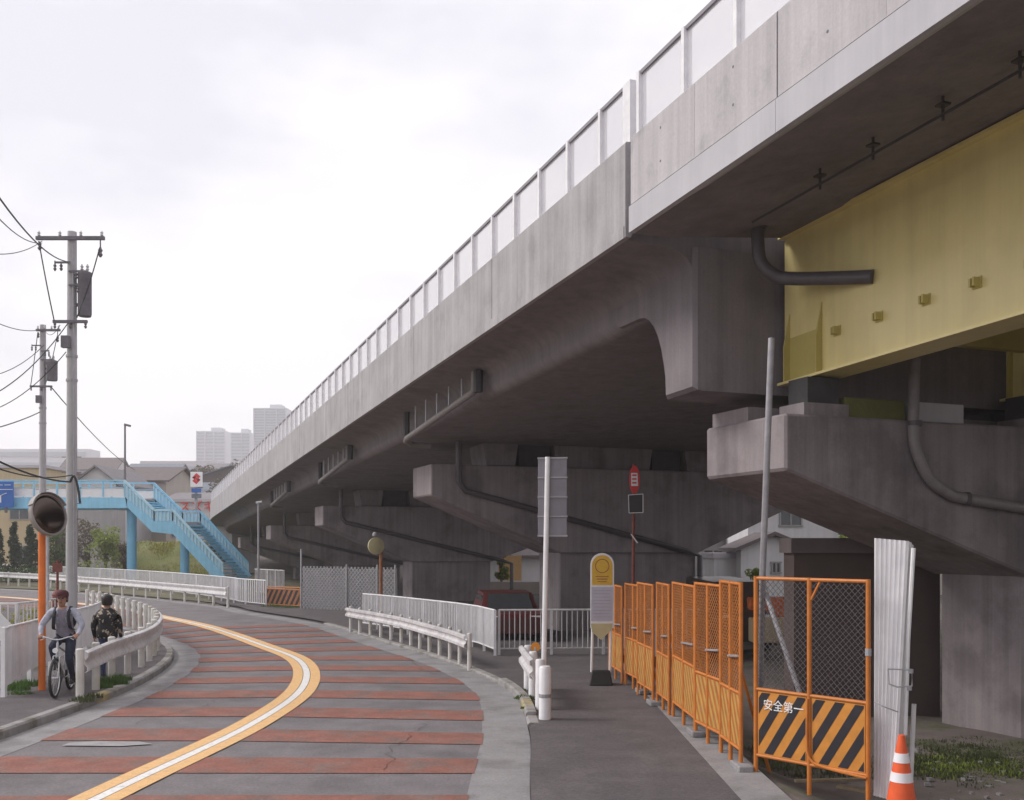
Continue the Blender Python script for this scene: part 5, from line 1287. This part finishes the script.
# ------------------------------------------------------------------ cars
def car(label, c, rz, L, W_, H, m, kind='car', name='parked_car'):
    t = thing(name, label, 'car', c, rz)
    def body(x): return [(-.5, .18), (-.5, .5), (-.47, .58), (-.22, .62), (-.1, .98), (.28, 1.0), (.44, .62), (.5, .56), (.5, .18)]
    van = [(-.5, .16), (-.5, .48), (-.46, .56), (-.36, .62), (-.28, .97), (.46, 1.0), (.5, .9), (.5, .16)]
    pf = van if kind == 'van' else body(0)
    mb = MB(); rings = []
    for y, k, dz in ((-.5, .93, .0), (-.44, .99, 0), (-.3, 1, 0), (.3, 1, 0), (.44, .99, 0), (.5, .93, 0)):
        rings.append([V3((x * L * k, y * W_ * (1 if z < .63 else .86), z * H)) for x, z in pf])
    mb.loft(rings); mb.build('body', m, t, smooth=True, world=False, ang=30)
    for sy in (-1, 1):
        mb = MB(); yy = sy * W_ * .5 * .9
        mb.prism([(-.17 * L, yy, .64 * H), (-.08 * L, yy * .985, .93 * H), (.26 * L, yy * .985, .93 * H), (.36 * L, yy, .64 * H)], (0, sy * .03, 0)); mb.build('side_window', 'glass_dark', t, world=False)
        for sx in (-.31, .31):
            mb = MB(); mb.lathe((sx * L, sy * W_ * .45, .29), [(.29, -.09), (.3, 0), (.29, .09), (.18, .1)], 18, 'Y'); w_ = mb.build('wheel', 'rubber', t, smooth=True, world=False)
            mb = MB(); mb.lathe((sx * L, sy * W_ * .45, .29), [(.18, -.105), (.18, .105)], 14, 'Y'); mb.build('rim', 'bike_silver', w_, world=False)
        mb = MB(); mb.box((-.497 * L * .97, sy * W_ * .36, .5 * H), (.06, .25, .12)); mb.build('headlight', 'sign_white', t, world=False)
    mb = MB(); mb.prism([(-.225 * L, -.4 * W_, .64 * H), (-.225 * L, .4 * W_, .64 * H), (-.11 * L, .36 * W_, .95 * H), (-.11 * L, -.36 * W_, .95 * H)], (-.03, 0, .02)); mb.build('windscreen', 'glass_dark', t, world=False)
    return t
car('white car behind the white sheet fence, cut by the left edge', (-11.0, 18.6, 0), math.radians(78), 3.6, 1.5, 1.42, 'car_white')
car('dark red car parked behind the railing between the middle piers', (P(506, 0, 27).x, 27.0, 0), math.radians(98), 3.6, 1.5, 1.2, 'car_red')
car('dark round topped car behind the orange fence', (P(726, 0, 27).x, 27, -.3), math.radians(96), 3.6, 1.5, 1.85, 'car_brown', 'van')

# ------------------------------------------------------------------ people
def skin_body(name, joints, bones, mats, parent, seg_mat, scale=1.0, extra=None, M=Matrix.Identity(4), open_front=False):
    """joints: name->(pos, radius); bones: list of (a,b). One continuous skinned surface; faces take the cloth of the nearest bone."""
    me = bpy.data.meshes.new(name + '_skel'); names = list(joints); idx = {n: i for i, n in enumerate(names)}
    me.from_pydata([joints[n][0] for n in names], [(idx[a], idx[b]) for a, b in bones], [])
    ob = bpy.data.objects.new(name + '_skel', me); COL.objects.link(ob)
    md = ob.modifiers.new('Skin', 'SKIN'); md.use_smooth_shade = True; md.branch_smoothing = .3
    sd = ob.modifiers.new('Sub', 'SUBSURF'); sd.levels = 2; sd.render_levels = 2
    lay = me.skin_vertices[0].data if len(me.skin_vertices) else None
    for n in names:
        r = joints[n][1]; r = r if isinstance(r, tuple) else (r, r)
        lay[idx[n]].radius = r; lay[idx[n]].use_root = (n == names[0])
    bpy.context.view_layer.update()
    out = bpy.data.meshes.new_from_object(ob.evaluated_get(bpy.context.evaluated_depsgraph_get()))
    bpy.data.objects.remove(ob)
    out.materials.clear()
    for m in mats: out.materials.append(MATS[m])
    segs = [(V3(joints[a][0]), V3(joints[b][0]), seg_mat(a, b), max(.02, (joints[a][1] if not isinstance(joints[a][1], tuple) else joints[a][1][0]) * .5)) for a, b in bones]
    for p in out.polygons:
        c = p.center; best = 1e9; bi = 0
        for a, b, mi, w_ in segs:
            d = b - a; t = max(0, min(1, (c - a).dot(d) / max(d.length_squared, 1e-9))); q = (c - (a + d * t)).length - w_
            if q < best: best = q; bi = mi
        if bi == 1 and open_front and c.x > joints['chest'][0][0] + .1 and abs(c.y) < .075 and c.z < joints['collar'][0][2] + .06: bi = 4
        p.material_index = bi; p.use_smooth = True
    if extra:
        bm = bmesh.new(); bm.from_mesh(out)
        for mb, mi in extra:
            vs = [bm.verts.new(v) for v in mb.v]
            for f in mb.f:
                try: fc = bm.faces.new([vs[i] for i in f]); fc.material_index = mi; fc.smooth = True
                except ValueError: pass
        bm.to_mesh(out); bm.free()
    out.transform(M); out.name = name
    return link(name, out, parent)
def fingers(wrist, palm_dir, across, curl, sgn, mi):
    """five tapered fingers rooted in the palm"""
    mb = MB(); w, d, a, c = V3(wrist), V3(palm_dir).normalized(), V3(across).normalized(), V3(curl).normalized()
    for k, L in enumerate((.062, .072, .068, .055)):
        b = w + d * .075 + a * (k - 1.5) * .019
        mb.tube([b - d * .02, b + d * L * .45, b + d * L * .7 + c * L * .4, b + d * L * .55 + c * L * .8], [.010, .0095, .0085, .007], 6)
    b = w + d * .03 - a * .035 * sgn
    mb.tube([b, b + d * .03 - a * .02 * sgn + c * .01, b + d * .05 - a * .015 * sgn + c * .04], [.011, .010, .008], 6)
    return (mb, mi)
def head_extra(c, fwd, r, mi_skin):
    """nose and ears as part of the same surface set"""
    c, f = V3(c), V3(fwd).normalized(); up = V3((0, 0, 1)); s_ = f.cross(up).normalized()
    mb = MB(); mb.loft([[c + f * r * .92 + up * r * .1 + s_ * .006, c + f * r * .92 + up * r * .1 - s_ * .006, c + f * r * .98 + up * r * .1], [c + f * r * .9 - up * r * .32 + s_ * .018, c + f * r * .9 - up * r * .32 - s_ * .018, c + f * r * 1.2 - up * r * .28]])
    for sg_ in (1, -1):
        e = c + s_ * sg_ * r * .86 - f * r * .05 - up * r * .08
        mb.loft([[e + up * .03, e + f * .018, e - up * .032, e - f * .02], [e + up * .028 + s_ * sg_ * .018 - f * .01, e + f * .012 + s_ * sg_ * .016, e - up * .03 + s_ * sg_ * .01, e - f * .025 + s_ * sg_ * .018]])
    return (mb, mi_skin)

# bicycle frame: +x forward, y left, z up
front = G(54, 698.5, SWL); rear = G(68.5, 690.5, SWL)
hd = (front - rear); hd.z = 0; hd.normalize(); ang = math.atan2(hd.y, hd.x)
bc = front - hd * .52; bc.z = SWL
BM = Matrix.Translation(bc) @ Matrix.Rotation(ang, 4, 'Z')
bk = thing('bicycle', 'silver framed city bicycle ridden towards the camera on the left pavement', 'bicycle', bc, ang); bk.scale = (.9,) * 3
def wheel(x, steer=0):
    n = 28; mb = MB(); rings = []
    for k in range(n):
        a = 2 * math.pi * k / n; c = V3((math.cos(a), 0, math.sin(a)))
        rings.append([V3((x, 0, .335)) + c * (.314 + .024 * math.cos(t)) + V3((0, .026 * math.sin(t), 0)) for t in [j * math.pi / 3 for j in range(6)]])
    rings.append(rings[0]); mb.loft(rings, caps=False); ty = mb.build('wheel', 'rubber', bk, smooth=True, world=False)
    mb = MB(); rings = []
    for k in range(n + 1):
        a = 2 * math.pi * k / n; c = V3((math.cos(a), 0, math.sin(a))); p = V3((x, 0, .335))
        rings.append([p + c * .300 + V3((0, -.011, 0)), p + c * .300 + V3((0, .011, 0)), p + c * .286 + V3((0, .008, 0)), p + c * .286 + V3((0, -.008, 0))])
    mb.loft(rings, caps=False)
    for k in range(14):
        a = 2 * math.pi * k / 14; c = V3((math.cos(a), 0, math.sin(a))); mb.tube([V3((x, .02 * (-1) ** k, .335)), V3((x, 0, .335)) + c * .29], .002, 4)
    mb.tube([(x, -.05, .335), (x, .05, .335)], .02, 8); mb.build('rim', 'bike_silver', ty, world=False)
wheel(.52); wheel(-.52)
BB = V3((-.06, 0, .28)); ST = V3((-.19, 0, .82)); HT = V3((.36, 0, .86)); HB = V3((.40, 0, .72))
mb = MB()
for a, b, r_ in ((BB, ST, .016), (BB, HB, .019), (ST - V3((0, 0, .12)), HT, .016), (HT + V3((-.01, 0, .05)), HB + V3((.01, 0, -.05)), .021)): mb.tube([a, b], r_, 8)
for sy in (-.06, .06): mb.tube([BB + V3((0, sy * .4, 0)), (-.52, sy, .335)], .01, 6); mb.tube([ST + V3((0, sy * .3, -.1)), (-.52, sy, .335)], .008, 6)
mb.build('frame', 'bike_frame', bk, smooth=True, world=False)
mb = MB()
for sy in (-.05, .05): mb.tube([(.415, sy, .70), (.44, sy, .62), (.52, sy, .335)], .012, 6)
mb.tube([(.415, -.05, .70), (.415, .05, .70)], .014, 6); mb.build('fork', 'bike_silver', bk, smooth=True, world=False)
mb = MB(); mb.tube(spline([(.30, -.29, 1.0), (.38, -.2, 1.02), (.41, -.06, .98), (.41, .06, .98), (.38, .2, 1.02), (.30, .29, 1.0)], 4), .012, 8); mb.tube([HT, (.35, 0, .94), (.41, 0, .98)], .015, 8); hb = mb.build('handlebar', 'bike_silver', bk, smooth=True, world=False)
for sy in (-1, 1):
    mb = MB(); mb.tube([(.30, sy * .30, 1.0), (.355, sy * .235, 1.012)], .017, 8); mb.build('grip', 'rubber', hb, world=False)
    mb = MB(); mb.tube([(.37, sy * .2, 1.0), (.40, sy * .27, .97)], .006, 5); mb.build('brake_lever', 'bike_silver', hb, world=False)
mb = MB(); mb.loft([[V3((-.33, -.09, .9)), V3((-.33, .09, .9)), V3((-.33, .09, .94)), V3((-.33, -.09, .94))], [V3((-.2, -.06, .9)), V3((-.2, .06, .9)), V3((-.2, .06, .93)), V3((-.2, -.06, .93))], [V3((-.06, -.02, .9)), V3((-.06, .02, .9)), V3((-.06, .02, .92)), V3((-.06, -.02, .92))]]); mb.tube([ST, (-.21, 0, .9)], .014, 8); mb.build('saddle', 'strap_black', bk, world=False, bevel=.01)
mb = MB(); mb.lathe(BB, [(.09, -.05), (.09, -.04)], 20, 'Y'); mb.tube([BB + V3((0, -.06, 0)), BB + V3((.10, -.07, .13))], .01, 6); mb.tube([BB + V3((0, .06, 0)), BB + V3((-.10, .07, -.13))], .01, 6); mb.box(BB + V3((.10, -.12, .13)), (.09, .09, .025)); mb.box(BB + V3((-.10, .12, -.13)), (.09, .09, .025)); mb.build('crankset', 'bike_silver', bk, world=False)
for x in (-.52,):
    mb = MB(); rings = []
    for k in range(9):
        a = math.radians((20 if x > 0 else 10) + 110 * k / 8); c = V3((math.cos(a), 0, math.sin(a))); p = V3((x, 0, .335)); rings.append([p + c * .352 + V3((0, -.028, 0)), p + c * .362, p + c * .352 + V3((0, .028, 0)), p + c * .350])
    mb.loft(rings); mb.build('mudguard', 'bike_silver', bk, world=False)
mb = MB(); mb.lathe((.47, 0, .80), [(.02, -.05), (.045, 0), (.045, .04)], 12, 'X'); mb.build('headlamp', 'sign_white', bk, smooth=True, world=False)
# rider
J = {'pelvis': ((-.19, 0, .98), (.15, .15)), 'waist': ((-.13, 0, 1.12), (.15, .15)), 'chest': ((-.05, 0, 1.32), (.17, .17)), 'collar': ((.0, 0, 1.44), (.11, .11)), 'neck': ((.04, 0, 1.525), .055), 'jaw': ((.075, 0, 1.60), (.072, .075)), 'skull': ((.07, 0, 1.69), (.085, .098)), 'crown': ((.06, 0, 1.755), (.06, .07))}
B = [('pelvis', 'waist'), ('waist', 'chest'), ('chest', 'collar'), ('collar', 'neck'), ('neck', 'jaw'), ('jaw', 'skull'), ('skull', 'crown')]
for sd_, sy in (('l', 1), ('r', -1)):
    J['sh' + sd_] = ((-.01, sy * .19, 1.43), .075); J['el' + sd_] = ((.07, sy * .335, 1.20), .057); J['wr' + sd_] = ((.24, sy * .30, 1.045), .036); J['pa' + sd_] = ((.30, sy * .285, 1.028), (.038, .024))
    B += [('collar', 'sh' + sd_), ('sh' + sd_, 'el' + sd_), ('el' + sd_, 'wr' + sd_), ('wr' + sd_, 'pa' + sd_)]
    kn = (.20, sy * .13, .84) if sy < 0 else (.10, sy * .12, .62)
    an = (.0, sy * .12, .50) if sy < 0 else (-.20, sy * .12, .235)
    J['hip' + sd_] = ((-.17, sy * .10, .93), .105); J['kn' + sd_] = (kn, .07); J['an' + sd_] = (an, .045); J['ball' + sd_] = ((an[0] + .12, an[1], an[2] - .055), (.042, .03)); J['toe' + sd_] = ((an[0] + .20, an[1], an[2] - .055), (.036, .022)); J['heel' + sd_] = ((an[0] - .05, an[1], an[2] - .06), .032)
    B += [('pelvis', 'hip' + sd_), ('hip' + sd_, 'kn' + sd_), ('kn' + sd_, 'an' + sd_), ('an' + sd_, 'ball' + sd_), ('ball' + sd_, 'toe' + sd_), ('an' + sd_, 'heel' + sd_)]
def seg1(a, b):
    if a in ('neck', 'jaw', 'skull') or b in ('neck',) or b[:2] == 'pa': return 0
    if a[:2] in ('an', 'ba'): return 3
    if a[:3] == 'hip' or a[:2] == 'kn' or b[:3] == 'hip': return 2
    if (a, b) in (('pelvis', 'waist'), ('waist', 'chest')): return 4
    return 1
rider = thing('person', 'cyclist in grey jacket and dark red cap riding towards the camera', 'person', bc, ang); rider.scale = (.9,) * 3
Z4 = Matrix.Identity(4)
LOC_save = LOC[rider.name]; LOC[rider.name] = V3((0, 0, 0))
ex_ = [fingers(J['wrr'][0], (.8, .1, -.1), (0, 1, .1), (0, .1, -1), -1, 0), fingers(J['wrl'][0], (.8, -.1, -.1), (0, -1, .1), (0, -.1, -1), -1, 0), head_extra((.07, 0, 1.655), (1, 0, -.05), .088, 0)]
skin_body('body', J, B, ['skin', 'jacket_grey', 'jeans_dark', 'shoe', 'tshirt'], rider, seg1, extra=ex_, open_front=True)
mb = MB(); hc = V3((.062, 0, 1.70)); rings = []
for r_, z in ((.104, -.01), (.108, .03), (.098, .075), (.062, .105), (.01, .115)): rings.append([hc + V3((r_ * 1.08 * math.cos(2 * math.pi * k / 18), r_ * math.sin(2 * math.pi * k / 18), z)) for k in range(18)])
mb.loft(rings)
mb.loft([[hc + V3((.09 * math.cos(a), .09 * math.sin(a), .002)), hc + V3((.09 * math.cos(a) + .085 * math.cos(a) ** 2, .095 * math.sin(a), -.008)), hc + V3((.09 * math.cos(a) + .085 * math.cos(a) ** 2, .095 * math.sin(a), -.014)), hc + V3((.09 * math.cos(a), .09 * math.sin(a), -.006))] for a in [math.radians(-62 + 124 * k / 10) for k in range(11)]])
mb.build('cap', 'cap_red', rider, smooth=True, world=False)
mb = MB(); rings = []
for r_, z in ((.096, .0), (.1, -.03), (.098, -.07), (.085, -.10)): rings.append([V3((.05, 0, 1.69 + z)) + V3((r_ * 1.02 * math.cos(a), r_ * .98 * math.sin(a), 0)) for a in [math.radians(75 + 210 * k / 14) for k in range(15)]])
mb.loft(rings, closed=False, caps=False); mb.build('hair', 'hair', rider, smooth=True, world=False)
for sy in (-1, 1):
    mb = MB(); mb.lathe((.148, sy * .032, 1.668), [(.004, .012), (.012, .004), (.012, 0)], 8, 'X'); mb.build('eye', 'hair', rider, world=False)
mb = MB(); mb.box((.15, 0, 1.592), (.008, .045, .008)); mb.build('mouth', 'cap_red', rider, world=False)
LOC[rider.name] = LOC_save
# rucksack straps
rk = thing('backpack', 'black rucksack worn on the back of the cyclist', 'backpack', bc, ang); rk.scale = (.9,) * 3
for sy in (-1, 1):
    mb = MB(); pts = spline([(-.2, sy * .09, 1.44), (-.05, sy * .115, 1.515), (.085, sy * .115, 1.43), (.125, sy * .12, 1.30), (.06, sy * .14, 1.14), (-.18, sy * .15, 1.10)], 4)
    mb.loft([[V3(p) + V3((0, -.03, 0)), V3(p) + V3((.012, 0, .012)), V3(p) + V3((0, .03, 0)), V3(p) + V3((-.006, 0, -.006))] for p in pts]); mb.build('strap', 'strap_black', rk, smooth=True, world=False)
mb = MB(); rings = []
for x, k in ((-.20, .8), (-.23, 1), (-.34, .95), (-.38, .7)): rings.append([V3((x, .16 * k * math.cos(a) * (1.0), 1.28 + .22 * k * math.sin(a))) for a in [2 * math.pi * j / 14 for j in range(14)]])
mb.loft(rings); mb.build('pack', 'strap_black', rk, smooth=True, world=False)

# walker seen from behind: local +x is the walking direction
wpos = G(107, 679, SWL); wang = math.radians(100)
wk = thing('person', 'walker seen from behind in a dark patterned jacket and jeans', 'person', wpos, wang)
sc = 1.45 / 1.66
J2 = {'pelvis': ((0, 0, .88), (.16, .16)), 'waist': ((0, 0, 1.0), (.18, .18)), 'chest': ((.0, 0, 1.2), (.19, .19)), 'collar': ((.01, 0, 1.33), (.12, .12)), 'neck': ((.02, 0, 1.42), .05), 'jaw': ((.04, 0, 1.49), (.07, .075)), 'skull': ((.03, 0, 1.57), (.086, .098)), 'crown': ((.02, 0, 1.635), (.058, .066))}
B2 = B[:7]
B2 = [b for b in B2]
for sd_, sy in (('l', 1), ('r', -1)):
    J2['sh' + sd_] = ((0, sy * .19, 1.29), .085); J2['el' + sd_] = ((-.04, sy * .245, 1.06), .068); J2['wr' + sd_] = ((.06, sy * .25, .86), .036); J2['pa' + sd_] = ((.08, sy * .25, .79), (.022, .036))
    B2 += [('collar', 'sh' + sd_), ('sh' + sd_, 'el' + sd_), ('el' + sd_, 'wr' + sd_), ('wr' + sd_, 'pa' + sd_)]
    f = .16 * sy
    J2['hip' + sd_] = ((0, sy * .09, .83), .10); J2['kn' + sd_] = ((f * .7 + .02, sy * .10, .46), .066); an = (f - .04, sy * .10, .085 + (.05 if sy < 0 else 0)); J2['an' + sd_] = (an, .045)
    J2['ball' + sd_] = ((an[0] + .12, an[1], .04), (.042, .03)); J2['toe' + sd_] = ((an[0] + .19, an[1], .035), (.036, .022)); J2['heel' + sd_] = ((an[0] - .05, an[1], an[2] - .045), .032)
    B2 += [('pelvis', 'hip' + sd_), ('hip' + sd_, 'kn' + sd_), ('kn' + sd_, 'an' + sd_), ('an' + sd_, 'ball' + sd_), ('ball' + sd_, 'toe' + sd_), ('an' + sd_, 'heel' + sd_)]
def seg2(a, b):
    if a in ('neck', 'jaw', 'skull') or b in ('neck',) or b[:2] == 'pa': return 0
    if a[:2] in ('an', 'ba'): return 3
    if a[:3] == 'hip' or a[:2] == 'kn' or b[:3] == 'hip': return 2
    return 1
S4 = Matrix.Scale(sc, 4)
LOC_save = LOC[wk.name]; LOC[wk.name] = V3((0, 0, 0))
ex_ = [fingers(J2['wr' + s_][0], (.1, 0, -1), (1, 0, 0), (.4, -y_, 0), -1, 0) for s_, y_ in (('l', 1), ('r', -1))] + [head_extra((.03, 0, 1.54), (1, 0, 0), .088, 0)]
skin_body('body', J2, B2, ['skin', 'jacket_black', 'jeans_blue', 'shoe'], wk, seg2, extra=ex_, M=S4)
mb = MB(); rings = []
for r_, z in ((.088, -.10), (.106, -.04), (.112, .03), (.10, .085), (.06, .118), (.01, .128)): rings.append([(V3((.012, 0, 1.565)) + V3((r_ * math.cos(a), r_ * .97 * math.sin(a), z + (.05 if math.cos(a) > .3 and z < .03 else 0)))) * sc for a in [2 * math.pi * k / 18 for k in range(18)]])
mb.loft(rings); mb.build('hair', 'hair', wk, smooth=True, world=False)
mb = MB(); rings = []
for r_, z in ((.185, .82), (.20, .84), (.205, 1.0), (.19, 1.1)): rings.append([V3((r_ * .97 * math.cos(a), r_ * math.sin(a), z)) * sc for a in [2 * math.pi * k / 18 for k in range(18)]])
mb.loft(rings, caps=False); mb.build('jacket_hem', 'jacket_black', wk, smooth=True, world=False)
LOC[wk.name] = LOC_save
bag = thing('carrier_bag', 'pale plastic carrier bag hanging from the hand of the walker', 'bag', wpos, wang)
mb = MB(); rings = []
for z, w_, d_ in ((.36, .09, .05), (.38, .13, .07), (.52, .13, .06), (.62, .09, .04), (.66, .05, .02)): rings.append([V3((.07 + w_ * math.cos(a), .26 + d_ * math.sin(a), z)) * sc for a in [2 * math.pi * k / 12 for k in range(12)]])
mb.loft(rings); mb.build('sack', 'plastic_bag', bag, smooth=True, world=False)
mb = MB(); mb.tube([V3((.03, .26, .66)) * sc, V3((.06, .255, .75)) * sc, V3((.09, .255, .75)) * sc, V3((.12, .26, .66)) * sc], .008, 5); mb.build('handle', 'plastic_bag', bag, world=False)

# ------------------------------------------------------------------ haze
hz = bpy.data.materials.new('haze_air'); hz.use_nodes = True; n_ = hz.node_tree.nodes; n_.remove(n_['Principled BSDF'])
pv = n_.new('ShaderNodeVolumePrincipled'); pv.inputs['Density'].default_value = .0008; pv.inputs['Color'].default_value = (.985, .975, .985, 1); pv.inputs['Anisotropy'].default_value = .2
hz.node_tree.links.new(pv.outputs[0], n_['Material Output'].inputs['Volume']); MATS['haze_air'] = hz
mb = MB(); mb.hexa([(-700, -70, -2), (700, -70, -2), (700, 820, -2), (-700, 820, -2), (-700, -70, 112), (700, -70, 112), (700, 820, 112), (-700, 820, 112)])
stuff(mb.build('haze', 'haze_air'))
